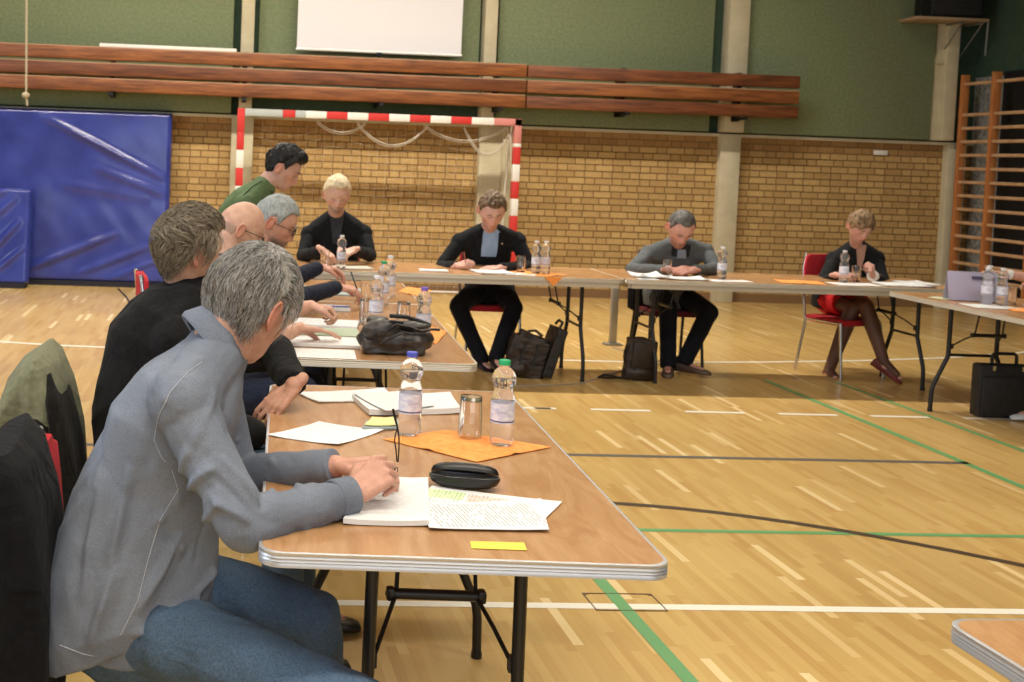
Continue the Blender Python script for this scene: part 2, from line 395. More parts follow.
# ------------------------------------------------------------------ stacked wooden beams on the wall
def wood(name, c1, c2):
    m = mat(name, c1, .45); return vary(m, c1, c2, (.35,4,4), 9, 6, .1, .002, .3, .7)
beam_m = wood('red_brown_wood', (.12,.036,.012), (.33,.118,.034)); beam_m2 = wood('red_brown_wood_worn', (.085,.026,.011), (.24,.080,.026))
lt = mat('pale_beam_top', (.50,.30,.17), .5)  # paler colour for the strip along the beam tops
bl = {0:'top', 1:'middle', 2:'bottom'}
for i, (zt, yy) in enumerate(((2.66, 13.12), (2.485, 13.12), (2.315, 13.12))):
    for sd, (a, b) in enumerate(((-3.2, 3.445), (3.455, 6.62))):
        mb = MB(); mb.box(((a+b)/2, yy, zt-.070), (b-a, .10, .14), bev=.014, k=0)
        o = mb.build('wooden_beam', [beam_m if (i+sd) % 2 == 0 else beam_m2])
        tag(o, '%s reddish brown wooden beam on the back wall, %s stretch' % (bl[i], ('long left', 'short right')[sd]), 'beam', 'wooden beams stacked on the back wall')
        if sd == 0 or i == 1:
            MB().box(((a+b)/2, yy, zt+.004), (b-a-.02, .085, .008)).build('top_edge', [lt], o)['label'] = 'pale top edge'
for x in (-1.2, .27, 1.8, 3.14, 4.6, 5.96):
    mb = MB(); mb.box((x, 13.33, 2.40), (.05,.28,.56)); mb.box((x, 13.16, 2.15), (.05,.34,.03))
    tag(mb.build('beam_bracket', M['black_metal'], smooth=False), 'dark metal bracket holding the wooden beams to the wall', 'bracket', 'brackets behind the wooden beams')
mb = MB(); mb.box((-.59, 13.18, 2.685), (1.52,.08,.05), bev=.01)
tag(mb.build('white_board', M['white_paint']), 'long white plank lying on top of the left wooden beams', 'plank')
# projection screen
sc = thing('projection_screen', 'white projection screen hanging on the green wall above the goal', 'screen', (1.79, 13.30, 2.75))
MB().box((0, 0, .9), (1.88,.01,1.8)).build('screen_fabric', mat('screen_white', (.74,.72,.74), .8), sc)
MB().tube([(-.95,0,0),(.95,0,0)], .016, 10).build('bottom_rod', M['white_paint'], sc)
MB().tube([(-.97,0,1.85),(.97,0,1.85)], .06, 12).build('case', M['white_paint'], sc)
mb = MB(); mb.tube([(0,-.01,-.01),(0,-.01,-.07),(.04,-.01,-.09)], .012, 6); mb.box((0,-.01,-.02), (.06,.03,.03)); mb.build('pull_handle', M['black_plastic'], sc)
# rope
mb = MB(); mb.tube([(-2.20,12.9,6.2),(-2.14,12.9,4),(-2.10,12.9,2.1),(-2.085,12.9,1.98)], .013, 6); mb.ell((-2.105,12.9,2.09), (.045,.04,.035)); 
tag(mb.build('climbing_rope', mat('pale_rope', (.45,.38,.26), .9)), 'thin pale rope with a knot hanging in front of the blue mat', 'rope')
# sign on brick
sg = MB().box((7.86, YW-.01, 1.83), (.17,.02,.055), bev=.004).build('wall_sign', M['white_paint']); tag(sg, 'small white plate on the yellow brick wall', 'sign')

# ------------------------------------------------------------------ blue mats
vinyl = mat('blue_vinyl', (.045,.065,.36), .22, spec=.6)
vary(vinyl, (.026,.038,.23), (.038,.056,.30), (1,1,1), 3, 3, .05)
def crease(p, a, b, w, h):
    a, b = V(a), V(b); ab = b-a; t = max(0, min(1, (p-a).dot(ab)/ab.dot(ab))); d = (p-a-ab*t).length
    k = math.sin(min(1, t*1.0)*PI)**.5 if 0 < t < 1 else 0
    return h*math.exp(-(d/w)**2)*k
def mat_slab(name, label, x0, x1, z1, y0b, y0t, th, creases, seed, cover):
    """upright crash mat: front face at y0b (bottom) .. y0t (top)"""
    nx, nz = 90, 70; mb = MB(); rings = []; hw = (x1-x0)/2; cx = (x0+x1)/2
    vs = []; 
    for j in range(nz+1):
        for i in range(nx+1):
            u, v = i/nx, j/nz; x = -hw+2*hw*u; z = .05+(z1-.05)*v
            e = min(u, 1-u)*2*hw; e2 = min(v, 1-v)*z1; r = .035
            rd = 0
            for q in (e, e2):
                if q < r: rd += r-math.sqrt(max(0, r*r-(r-q)**2))
            y = y0b+(y0t-y0b)*v+rd
            P = V((x, z)); d = .014*noise.noise(V((x*1.1+seed, z*1.3, 0)))+.006*noise.noise(V((x*3+seed, z*4+x*3, 5)))
            for c in creases: d += 1.5*crease(P, *c)
            vs.append((x+cx, y-d, z))
    mb.add(vs, [(j*(nx+1)+i, j*(nx+1)+i+1, (j+1)*(nx+1)+i+1, (j+1)*(nx+1)+i) for j in range(nz) for i in range(nx)])
    n0 = len(mb.v)
    # sides and back
    bd = [j*(nx+1) for j in range(nz+1)]+[nz*(nx+1)+i for i in range(1, nx+1)]+[j*(nx+1)+nx for j in range(nz-1, -1, -1)]+[i for i in range(nx-1, 0, -1)]
    back = [(mb.v[i][0], mb.v[i][1]+th, mb.v[i][2]) for i in bd]; mb.v += back; n = len(bd)
    for i in range(n): mb.f.append((bd[i], bd[(i+1)%n], n0+(i+1)%n, n0+i)); mb.m.append(0)
    mb.f.append(tuple(n0+i for i in range(n))); mb.m.append(0)
    org = V(((x0+x1)/2, y0b, 0)); t = thing(name, label, 'mat', org)
    o = mb.build('mat_cover', vinyl, t, org=org, ang=60)
    MB().box((0, .1, .03), (x1-x0-.04, .2, .06)).build('base_strip', mat('dark_mat_base', (.01,.01,.02), .7), t)
    return t
mat_slab('crash_mat', 'large blue gymnastics crash mat standing upright against the brick wall', -3.1, -.53, 1.965, 13.14, 13.26, .13,
  [((-.18,1.90-.0),(1.25,1.22),.03,.030), ((.42,1.34),(1.25,1.05),.04,.022), ((.0,1.15),(1.1,1.0),.05,.012), ((-.35,.14),(.75,.62),.035,.030), ((.25,.12),(1.15,.50),.035,.022), ((.6,.06),(1.25,.35),.03,.016)], 1.0, None)
mat_slab('crash_mat', 'smaller pale-creased blue mat leaning in front of the large blue mat', -3.3, -2.02, 1.07, 12.74, 12.90, .14,
  [((-.2,.35),(.5,1.0),.04,.03), ((.0,.1),(.55,.75),.035,.028), ((-.1,.75),(.4,1.08),.03,.02), ((.2,.08),(.6,.45),.03,.02)], 4.0, None)

# ------------------------------------------------------------------ wall bars
wb_m = vary(mat('orange_wood', (.45,.16,.045), .4), (.42,.145,.04), (.52,.20,.06), (2,2,.5), 12, 4); rg_m = vary(mat('pale_rung_wood', (.55,.33,.18), .4), (.50,.29,.15), (.60,.38,.22), (1,1,1), 10, 3)
wb = thing('wall_bars', 'orange wooden gymnastics wall bars fixed along the right wall', 'wall bars', (8.70, 11, 0))
ups = (2.27, 1.71, 1.00, .3)
for yy in ups: MB().box((0, yy, 1.40), (.10 if yy < 2 else .09, .045, 2.74), bev=.006).build('upright', wb_m, wb)
for i in range(15):
    z = 2.66-i*.0 if i == 0 else 2.30-(i-1)*.157
    for a, b in zip(ups, ups[1:]):
        MB().tube([(-.01, a, z), (-.01, b, z)], .017, 8, flat=1.15).build('rung', rg_m, wb)
# the lines of the nearer bay go on beyond the frame
# ------------------------------------------------------------------ speaker on its shelf
sh = thing('wall_shelf', 'wooden shelf on metal brackets high in the right corner', 'shelf', (8.42, 13.2, 3.38))
MB().box((-.07, .03, 0), (.86,.42,.035), bev=.004).build('board', wood('shelf_wood', (.33,.22,.13), (.45,.31,.19)), sh)
for sx in (.06, .30):
    mb = MB(); mb.tube([(sx,-.16,-.03),(sx,.26,-.03)], .011, 6); mb.tube([(sx,.25,-.02),(sx,.25,-.42)], .011, 6); mb.tube([(sx,-.15,-.03),(sx,.25,-.40)], .008, 6); mb.build('bracket', M['bracket_grey'], sh)
MB().tube([(.35,-.17,-.02),(.34,-.17,-.40)], .010, 6).build('hanging_bar', M['bracket_grey'], sh)
sp = thing('loudspeaker', 'black loudspeaker box standing on the shelf in the right corner', 'speaker', (8.40, 13.2, 3.40))
MB().box((0, 0, .25), (.62,.34,.50), bev=.015).build('cabinet', M['black_plastic'], sp)
MB().box((0, -.172, .25), (.56,.01,.44), bev=.004).build('grille', mat('grille_cloth', (.012,.012,.013), .9), sp)
mb = MB(); mb.tube([(-.34,-.05,.40),(-.39,-.09,.12),(-.40,-.1,0.01)], .007, 6); mb.build('cable', M['black_plastic'], sp)
MB().ell((-.36,-.06,.32), (.03,.02,.02)).build('plug', M['white_paint'], sp)
# grey floor post
gp = thing('floor_post', 'slim grey steel post standing on the floor behind the far tables', 'post', (3.47, 9.9, 0))
MB().box((0,0,.25), (.06,.04,.50), bev=.005).build('post', mat('grey_steel', (.38,.36,.32), .4, .5), gp)
MB().box((0,0,.008), (.15,.10,.016), bev=.003).build('foot_plate', mat('grey_steel_plate', (.3,.29,.27), .4, .5), gp)
# cables on the floor
mb = MB(); mb.tube([(2.1,7.9,.004),(2.6,8.05,.004),(3.0,8.5,.004),(3.35,8.95,.004),(3.5,9.3,.004),(3.42,9.75,.004)], .004, 5)
tag(mb.build('power_cable', mat('grey_cable', (.35,.33,.3), .6)), 'thin pale cable running over the floor beneath the far tables', 'cable')
mb = MB(); mb.tube([(-1.05,12.95,.006),(-.9,12.2,.006),(-.75,11.2,.006),(-.72,10.4,.006)], .008, 5)
tag(mb.build('black_cable', M['black_plastic']), 'black cable on the floor leading from the blue mat', 'cable')
# ================================================================== TABLES
TZ = .755
def T2(px, py, z=TZ): p = at_z(px, py, z); return (p.x, p.y)
def rrect(hx, hy, r, n=5):
    pts = []
    for cx, cy, a0 in ((hx-r, hy-r, 0), (-hx+r, hy-r, 90), (-hx+r, -hy+r, 180), (hx-r, -hy+r, 270)):
        for i in range(n+1):
            a = math.radians(a0+90*i/n); pts.append((cx+r*math.cos(a), cy+r*math.sin(a)))
    return pts
def make_table(Ln, label, c, rz, W=.81, edge='pale_edge', group=None, inset=.24, far=None, near=None, apron=False):
    """folding table, long axis along local Y"""
    t = thing('folding_table', label, 'table', (c[0], c[1], 0), rz, group)
    hx, hy = W/2, Ln/2
    MB().poly(rrect(hx-.003, hy-.003, .045), TZ-.026, TZ).build('tabletop', M['wood_top'], t)
    pts = rrect(hx, hy, .047, 6); mb = MB(); rings = []
    prof = [(0, -.030), (.003,-.0295), (.003,-.022), (.0015,-.020), (.0035,-.018), (.0015,-.014), (.0035,-.011), (.0015,-.007), (.003,-.004), (.003,-.0005), (0, .0004), (-.004,.0004)]
    for off, z in prof:
        k = [(p[0]*(1+off/hx), p[1]*(1+off/hy)) for p in pts]; rings.append([V((p[0], p[1], TZ+z)) for p in k])
    k = [(p[0]*(1-.004/hx), p[1]*(1-.004/hy)) for p in pts]; rings.append([V((p[0], p[1], TZ-.030)) for p in k])
    mb.loft(rings, cap=False); mb.f += [(len(rings)*0,)][:0]
    mb.build('edge_trim', M[edge], t)
    if apron:
        mb = MB()
        for q in (-1, 1): mb.box((q*(hx-.02), 0, TZ-.046), (.02, Ln-.10, .034)); mb.box((0, q*(hy-.04), TZ-.046), (W-.06, .02, .034))
        mb.build('apron', M['pale_edge'], t)
    for sy in (-1, 1):
        yl = sy*(hy-(far if far and sy > 0 else near if near and sy < 0 else inset))
        for sx in (-1, 1):
            p = [(sx*.161, yl, TZ-.03), (sx*.163, yl, .42), (sx*.165, yl, .37), (sx*.255, yl, .17), (sx*.262, yl, .13), (sx*.265, yl, .012)]
            mb = MB(); mb.tube(p, .0145, 10); mb.tube([(sx*.265, yl, 0), (sx*.265, yl, .02)], .017, 10)
            mb.build('leg', M['black_metal'], t)
        MB().tube([(-.16, yl, .38), (.16, yl, .38)], .010, 8).build('crossbar', M['black_metal'], t)
        MB().tube([(-.20, yl, TZ-.036), (.20, yl, TZ-.036)], .012, 8).build('crossbar', M['black_metal'], t)
        yb = yl-sy*.15
        mb = MB(); mb.cap((-.105, yb, .535), .0125, (.105, yb, .535), .0125, 10)
        for sx in (-1, 1): mb.box((sx*.105, yb, .535), (.02,.03,.03), bev=.006)
        mb.build('locking_bar', M['black_metal'], t)
        for sx in (-1, 1):
            mb = MB(); mb.tube([(sx*.152, yl-sy*.010, .44), (sx*.120, yl-sy*.08, .495), (sx*.092, yb, .535), (sx*.090, yb-sy*.01, .58), (sx*.086, yb-sy*.04, TZ-.03)], .0055, 6)
            mb.box((sx*.154, yl-sy*.012, .44), (.02,.02,.035)); mb.build('brace', M['black_metal'], t)
    return t
def center(FL, FR, Ln):
    FL, FR = V(FL), V(FR); a = (FR-FL); u = a.normalized(); p = V((-u.y, u.x)); return (FL+FR)/2+p*Ln/2, math.atan2(u.y, u.x)
R1 = math.radians(-3.3)
tA = make_table(1.70, 'folding table nearest the camera with silver ribbed edge, grey shirted man at it', (.561, 3.080), R1, edge='alu', far=.40)
tB = make_table(1.82, 'folding table carrying the dark shoulder bag, behind the nearest table', (.677, 5.36), R1)
tC = make_table(.95, 'short folding table joining the shoulder bag table to the far row', (.745, 6.66+.0), R1) if False else make_table(1.10, 'table between the shoulder bag table and the far row of tables', (.757, 6.835), R1)
tD = make_table(2.52, 'far table where the man in the blue shirt and dark jacket writes', (1.62, 8.43), PI/2+math.radians(-0.3), inset=.30, far=None, near=.225, apron=True)
tE = make_table(2.52, 'far table shared by grey jacket man and short haired woman', (4.145, 8.42), PI/2+math.radians(-.3), inset=.30, near=.235, apron=True)
tF = make_table(1.85, 'table at the right edge of the picture with purple folder and bottles', (5.015, 6.82), math.radians(-.9), inset=.34)
tG = make_table(1.82, 'corner of a table entering the picture at bottom right', (1.735, 1.06), math.radians(1.5), edge='alu')

# ================================================================== BOTTLES, GLASSES
clear = mat('clear_plastic_water', (1,1,1), .03); BS(clear).inputs['Transmission Weight'].default_value = .92; BS(clear).inputs['IOR'].default_value = 1.14
glassm = mat('clear_glass', (1,1,1), .01); BS(glassm).inputs['Transmission Weight'].default_value = 1; BS(glassm).inputs['IOR'].default_value = 1.45
lab_m = mat('bottle_label', (.60,.60,.68), .5)
vary(lab_m, (.56,.57,.70), (.76,.75,.80), (1,1,2.2), 55, 3, 0)
lab_band = mat('label_band', (.07,.06,.13), .5)
caps = {k: mat('cap_'+k, c, .4) for k, c in dict(blue=(.08,.10,.52), green=(.02,.40,.15), purple=(.22,.12,.55), white=(.75,.75,.78)).items()}
def make_bottle(capc, h=.235):
    t = thing('water_bottle', 'x', 'bottle')
    k = h/.235
    prof = [(.004,.006),(.020,.002),(.027,.004),(.0315,.014),(.0325,.03),(.0305,.036),(.0325,.042),(.0325,.062)]
    prof += [(.0315,.064),(.0315,.124),(.0325,.126),(.0318,.137),(.0270,.150),(.0248,.158),(.0262,.165),(.0310,.174),(.0335,.184),(.0325,.194),(.0275,.206),(.0190,.215),(.0135,.219),(.0125,.222),(.0155,.2225),(.0155,.2245),(.0125,.225),(.0125,.230)]
    MB().lathe((0,0,0), [(r, z*k) for r, z in prof], 28).build('bottle_body', clear, t)
    MB().lathe((0,0,0), [(.0322,.066*k),(.0328,.066*k),(.0328,.122*k),(.0322,.122*k)], 28, cap=False).build('label', lab_m, t); lb_ = kids(t)[-1]
    mb = MB(); mb.lathe((0,0,0), [(.0330,.070*k),(.0331,.070*k),(.0331,.0735*k),(.0330,.0735*k)], 28, cap=False)
    for i in range(9):       # tiny indistinct label print
        a = -2.2+i*.14; mb.box((.0331*math.cos(a), .0331*math.sin(a), (.095+.004*(i%2))*k), (.0008,.0028,.0015), rz=a)
    mb.build('label_print', lab_band, lb_)
    rr = []
    for i in range(33):
        pass
    mb = MB(); mb.lathe((0,0,0), [(.0145,.224*k),(.0152,.2245*k),(.0152,.2365*k),(.0142,.238*k),(.002,.238*k)], 24)
    for i in range(20):
        a = 2*PI*i/20; mb.box((.0152*math.cos(a), .0152*math.sin(a), .231*k), (.0012,.0016,.011), rz=a)
    mb.build('cap', caps[capc], t)
    return t
protob = {}
def bottle(x, y, capc, label, group=None, h=.235, rz=0):
    if capc not in protob: protob[capc] = make_bottle(capc, h); b = protob[capc]; b.location = (x, y, TZ+.0015)
    else: b = dup(protob[capc], (x, y, TZ+.0015))
    b.rotation_euler.z = rz; b['label'] = label
    if group: b['group'] = group
    return b
bottle(.564, 3.24, 'blue', 'water bottle with blue cap on the nearest table', rz=.3)
bottle(.805, 3.147, 'green', 'water bottle with green cap on the orange napkin of the nearest table', rz=-.2)
bottle(.90, 4.93, 'purple', 'water bottle with purple cap just behind the dark shoulder bag')
bottle(.755, 5.36, 'white', 'water bottle with white cap behind the shoulder bag, left of its neighbours')
bottle(.99, 6.52, 'white', 'water bottle near the far end of the middle table, close to its right edge')
bottle(.90, 6.15, 'green', 'green capped water bottle further up the middle table among glasses')
bottle(.885, 8.12, 'white', 'water bottle between the hands of the blond man')
bottle(2.29, 8.20, 'white', 'left one of two touching water bottles right of the man in blue shirt')
bottle(2.365, 8.22, 'white', 'right one of two touching water bottles right of the man in blue shirt')
bottle(3.655, 8.21, 'white', 'water bottle at the elbow of the grey jacket man, before the concrete pillar')
bottle(4.585, 8.25, 'white', 'water bottle in front of the short haired woman')
bottle(4.86, 7.06, 'white', 'left bottle of the cluster on the right edge table')
bottle(4.93, 7.02, 'white', 'front middle bottle of the cluster on the right edge table')
bottle(4.98, 7.22, 'white', 'rear bottle of the cluster on the right edge table')
def make_glass():
    t = thing('drinking_glass', 'x', 'glass')
    prof = [(.001,0),(.029,0),(.0305,.002),(.0335,.118),(.0330,.120),(.0320,.119),(.0290,.014),(.0280,.0125),(.001,.0125)]
    MB().lathe((0,0,0), prof, 28).build('tumbler', glassm, t); return t
gl = None
def glass(x, y, label, flip=False, group=None):
    global gl
    if gl is None: gl = make_glass(); o = gl
    else: o = dup(gl)
    o.location = (x, y, TZ+.0015+(.120 if flip else 0)); o.rotation_euler = (PI if flip else 0, 0, 0); o['label'] = label
    if group: o['group'] = group
glass(.734, 3.225, 'upside down tumbler on the orange napkin between two bottles', True)
glass(.883, 5.36, 'upside down tumbler just left of the purple capped bottle', True)
glass(.72, 5.45, 'tumbler behind the left end of the shoulder bag', True)
glass(.80, 6.05, 'tumbler among the bottles halfway up the middle table')
glass(.78, 8.25, 'tumbler in front of the blond man')
glass(2.205, 8.29, 'tumbler left of the two touching water bottles')
glass(3.31, 8.36, 'tumbler beside the hands of the grey jacket man')
glass(4.74, 8.36, 'tumbler right of the bottle in front of the woman')
glass(5.06, 7.12, 'tumbler right of the bottle cluster on the right edge table')

# ================================================================== PAPERS
def text_paper(name, tint=(.78,.78,.77), lines=True, cols=None, seed=0, dens=1.0, swap=False):
    m = mat(name, tint, .7)
    if not lines: return m
    tc = N(m, 'ShaderNodeTexCoord'); sp = N(m, 'ShaderNodeSeparateXYZ'); L(m, tc.outputs['Object'], sp.inputs[0])
    ly = math_n(m, 'DIVIDE', sp.outputs['X' if swap else 'Y'], .0088 if swap else .0066); row = math_n(m, 'FLOOR', ly); fy = math_n(m, 'FRACT', ly)
    wx = math_n(m, 'DIVIDE', sp.outputs['Y' if swap else 'X'], .011); cx = math_n(m, 'FLOOR', wx)
    cb = N(m, 'ShaderNodeCombineXYZ'); L(m, cx, cb.inputs[0]); L(m, row, cb.inputs[1]); cb.inputs[2].default_value = seed
    wn = N(m, 'ShaderNodeTexWhiteNoise'); L(m, cb.outputs[0], wn.inputs['Vector'])
    ink = math_n(m, 'MULTIPLY', math_n(m, 'LESS_THAN', fy, .42), math_n(m, 'GREATER_THAN', wn.outputs['Value'], .22))
    inx = math_n(m, 'LESS_THAN', math_n(m, 'ABSOLUTE', sp.outputs['X']), .125 if swap else .083); iny = math_n(m, 'LESS_THAN', math_n(m, 'ABSOLUTE', sp.outputs['Y']), .08 if swap else .125)
    ink = math_n(m, 'MULTIPLY', math_n(m, 'MULTIPLY', ink, math_n(m, 'MULTIPLY', inx, iny)), .85*dens)
    base = None
    if cols:
        rgb = N(m, 'ShaderNodeRGB'); rgb.outputs[0].default_value = (*tint,1); base = rgb.outputs[0]
        for (x0, x1, y0, y1, c) in cols:
            a = math_n(m, 'MULTIPLY', math_n(m, 'GREATER_THAN', sp.outputs['X'], x0), math_n(m, 'LESS_THAN', sp.outputs['X'], x1))
            b = math_n(m, 'MULTIPLY', math_n(m, 'GREATER_THAN', sp.outputs['Y'], y0), math_n(m, 'LESS_THAN', sp.outputs['Y'], y1))
            mx = N(m, 'ShaderNodeMixRGB'); L(m, math_n(m, 'MULTIPLY', a, b), mx.inputs['Fac']); L(m, base, mx.inputs[1]); mx.inputs[2].default_value = (*c,1); base = mx.outputs[0]
    mx = N(m, 'ShaderNodeMixRGB'); L(m, ink, mx.inputs['Fac']); mx.inputs[1].default_value = (*tint,1)
    if base: L(m, base, mx.inputs[1])
    mx.inputs[2].default_value = (.08,.08,.10,1); L(m, mx.outputs[0], BS(m).inputs['Base Color'])
    return m
P_text = text_paper('printed_page'); P_plain = M['paper']
P_faint = text_paper('faintly_printed_page', dens=.35, seed=3)
P_col = text_paper('page_with_coloured_boxes', cols=[(-.09,-.02,.03,.12,(.62,.78,.45)), (-.01,.05,-.02,.06,(.80,.58,.50)), (.0,.085,-.13,-.05,(.55,.68,.85))], seed=5, dens=.5)
P_textq = text_paper('printed_page_turned', seed=11, dens=.62, swap=True)
P_colq = text_paper('coloured_boxes_turned', cols=[(-.14,-.05,.02,.085,(.62,.78,.45)), (-.04,.05,-.01,.07,(.80,.58,.50)), (.055,.14,-.02,.05,(.55,.68,.85))], seed=5, dens=.4, swap=True)
P_yel = mat('yellow_paper', (.80,.72,.30), .7); P_green = mat('green_folder', (.42,.50,.36), .7); P_org = vary(mat('orange_napkin', (.9,.3,.05), .85), (.86,.27,.045), (.92,.36,.09), (1,1,1), 40, 3, .4, .002)
P_grey = mat('grey_folder', (.33,.38,.36), .7)
def sheet(c, rz, label, m=None, size=(.21,.297), h=.0012, z=None, curl=.0, name='paper_sheet', cat='paper', group=None, seed=None, wav=.0008):
    """one sheet (or a thin stack h thick) with slightly lifting corners, base at z"""
    z = TZ+.0012 if z is None else z; mb = MB(); n = 10; top, bot = [], []
    s = rnd.random()*50 if seed is None else seed
    for j in range(n+1):
        for i in range(n+1):
            u, v = i/n-.5, j/n-.5
            e = curl*(max(0, abs(u)+abs(v)-.6)/.4)**2*(1 if noise.noise(V((round(u)*3+s, round(v)*3, 0))) > -.4 else .2)
            d = e+wav*(1+noise.noise(V((u*3+s, v*3, 1))))
            top.append((u*size[0], v*size[1], h+d)); bot.append((u*size[0], v*size[1], d*.98))
    q = [(j*(n+1)+i, j*(n+1)+i+1, (j+1)*(n+1)+i+1, (j+1)*(n+1)+i) for j in range(n) for i in range(n)]
    mb.add(top, q); mb.add(bot, [f[::-1] for f in q]); N1 = (n+1)**2
    bd = [i for i in range(n)]+[j*(n+1)+n for j in range(n)]+[n*(n+1)+i for i in range(n, 0, -1)]+[j*(n+1) for j in range(n, 0, -1)]
    for a, b in zip(bd, bd[1:]+bd[:1]): mb.f.append((a, b, N1+b, N1+a)); mb.m.append(0)
    o = mb.build(name, m or P_plain); o.location = (c[0], c[1], z); o.rotation_euler.z = rz
    return tag(o, label, cat, group)
A = lambda d: math.radians(d)
# nearest table: sheets laid out by their four measured corners
def qsheet(px, label, m=None, h=.0012, z=None, curl=.003, name='paper_sheet', cat='paper', wav=.0008):
    """px: corners far-left, far-right, near-right, near-left on the table top"""
    z = TZ+.0012 if z is None else z
    P = [at_z(x, y, z) for x, y in px]; c = sum(P, V())/4; e = ((P[2]-P[3])+(P[1]-P[0]))/2; rz = math.atan2(e.y, e.x)
    Ri = Matrix.Rotation(-rz, 3, 'Z'); Q = [Ri@(p-c) for p in P]; n = 10; top, bot = [], []; s = rnd.random()*40
    for j in range(n+1):
        for i in range(n+1):
            u, v = i/n, j/n; q = Q[3].lerp(Q[2], u).lerp(Q[0].lerp(Q[1], u), v)
            d = curl*(max(0, abs(u-.5)+abs(v-.5)-.6)/.4)**2+wav*(1+noise.noise(V((u*3+s, v*3, 1))))
            top.append((q.x, q.y, h+d)); bot.append((q.x, q.y, d*.98))
    mb = MB(); q = [(j*(n+1)+i, j*(n+1)+i+1, (j+1)*(n+1)+i+1, (j+1)*(n+1)+i) for j in range(n) for i in range(n)]
    mb.add(top, q); mb.add(bot, [f[::-1] for f in q]); N1 = (n+1)**2
    bd = [i for i in range(n)]+[j*(n+1)+n for j in range(n)]+[n*(n+1)+i for i in range(n, 0, -1)]+[j*(n+1) for j in range(n, 0, -1)]
    for a, b in zip(bd, bd[1:]+bd[:1]): mb.f.append((a, b, N1+b, N1+a)); mb.m.append(0)
    o = mb.build(name, m or P_plain); o.location = (c.x, c.y, z); o.rotation_euler.z = rz
    return tag(o, label, cat)
P_textL = text_paper('printed_page_landscape', cols=None, seed=9)
qsheet([(372,481),(428,483),(429,527),(343,525)], 'stack of white pages beneath the grey shirted man\'s hands', P_faint, h=.011)
qsheet([(421,505),(541,500),(549,531),(429,529)], 'densely printed page right of the man\'s hands on the nearest table', P_textq, z=TZ+.0045, curl=.002)
qsheet([(432,487),(562,503),(537,527),(403,511)], 'page with green, red and blue boxes under the spectacle case', P_colq, z=TZ+.0022, curl=.002)
qsheet([(269,437),(319,423),(384,431),(338,446)][:0] or [(319,423),(384,431),(338,446),(267,436)], 'single white page lying alone left on the nearest table', P_faint, curl=.004)
qsheet([(297,394),(384,390),(400,401),(318,403)], 'white pages at the far left end of the nearest table', P_faint, h=.004, curl=.003)
qsheet([(353,394),(400,392),(436,406),(386,412)], 'white page lying across others behind the blue capped bottle', P_faint, z=TZ+.0225, curl=.003)
qsheet([(352,400),(450,398),(461,414),(369,416)], 'thick pile of white pages behind the bottles on the nearest table', P_plain, h=.017)
qsheet([(366,424),(399,422),(401,430),(362,430)], 'grey booklet with yellow cover left of the blue capped bottle', P_grey, h=.006, name='booklet', cat='booklet')
qsheet([(372,418),(394,418),(396,426),(364,426)], 'small pale yellow note lying on the grey booklet', P_yel, z=TZ+.0095, name='sticky_note', cat='note')
qsheet([(470,541.5),(524,543),(527,550.5),(471.5,548.5)], 'yellow paper strip near the front edge of the nearest table', mat('bright_yellow_strip', (.82,.68,.07), .6), h=.0006, wav=.0003, name='paper_strip', cat='note', curl=0)
# orange napkin, two unfolded lozenges
def napkin(pts, label, z=TZ+.001, group=None):
    c = sum((V(p) for p in pts), V((0,0)))/len(pts); mb = MB(); n = 14; top = []
    P = [V(p)-c for p in pts]
    for j in range(n+1):
        for i in range(n+1):
            u, v = i/n, j/n; q = P[0].lerp(P[1], u).lerp(P[3].lerp(P[2], u), v)
            fold = .004*math.exp(-((u-.5)/.05)**2)+.004*math.exp(-((v-.5)/.05)**2)
            top.append((q.x, q.y, .0012+fold+.0015*(1+noise.noise(V((q.x*20, q.y*20, c.x))))))
    q = [(j*(n+1)+i, j*(n+1)+i+1, (j+1)*(n+1)+i+1, (j+1)*(n+1)+i) for j in range(n) for i in range(n)]
    mb.add(top, q); mb.add([(a, b, h-.001) for a, b, h in top], [f[::-1] for f in q]); N1 = (n+1)**2
    bd = [i for i in range(n)]+[j*(n+1)+n for j in range(n)]+[n*(n+1)+i for i in range(n, 0, -1)]+[j*(n+1) for j in range(n, 0, -1)]
    for a, b in zip(bd, bd[1:]+bd[:1]): mb.f.append((a, b, N1+b, N1+a)); mb.m.append(0)
    o = mb.build('paper_napkin', P_org); o.location = (c.x, c.y, z); return tag(o, label, 'napkin', group)
napkin([T2(383,440), T2(477,463), T2(551,448), T2(447,431)], 'orange paper napkin unfolded under the green capped bottle')
napkin([T2(398,292), T2(421,297), T2(432,291), T2(408,287)], 'orange napkin far up the middle table')
napkin([T2(418,335), T2(436,345), T2(447,332), T2(428,326)], 'orange napkin right of the dark shoulder bag')
def T3(px, py): return T2(px, py)
nap_ = napkin([(2.02,8.16), (2.32,8.04), (2.52,8.20), (2.24,8.42)], 'orange napkin below the two touching bottles, one corner hanging over the table edge')
napkin([(4.05,8.10), (4.36,8.06), (4.42,8.30), (4.10,8.34)], 'orange napkin left of the short haired woman')
napkin([(4.82,6.75), (5.02,6.62), (5.15,6.85), (4.92,6.98)], 'orange napkin in front of the bottle cluster at the right')
mb = MB(); mb.add([(0,0,0),(.13,0,0),(.065,-.006,-.065)], [(0,1,2)]); mb.add([(0,.002,0),(.13,.002,0),(.065,-.004,-.065)], [(0,2,1)])
o = mb.build('hanging_corner', P_org, nap_, smooth=False); o.location = (2.30-nap_.location.x, 8.005-nap_.location.y, .002)
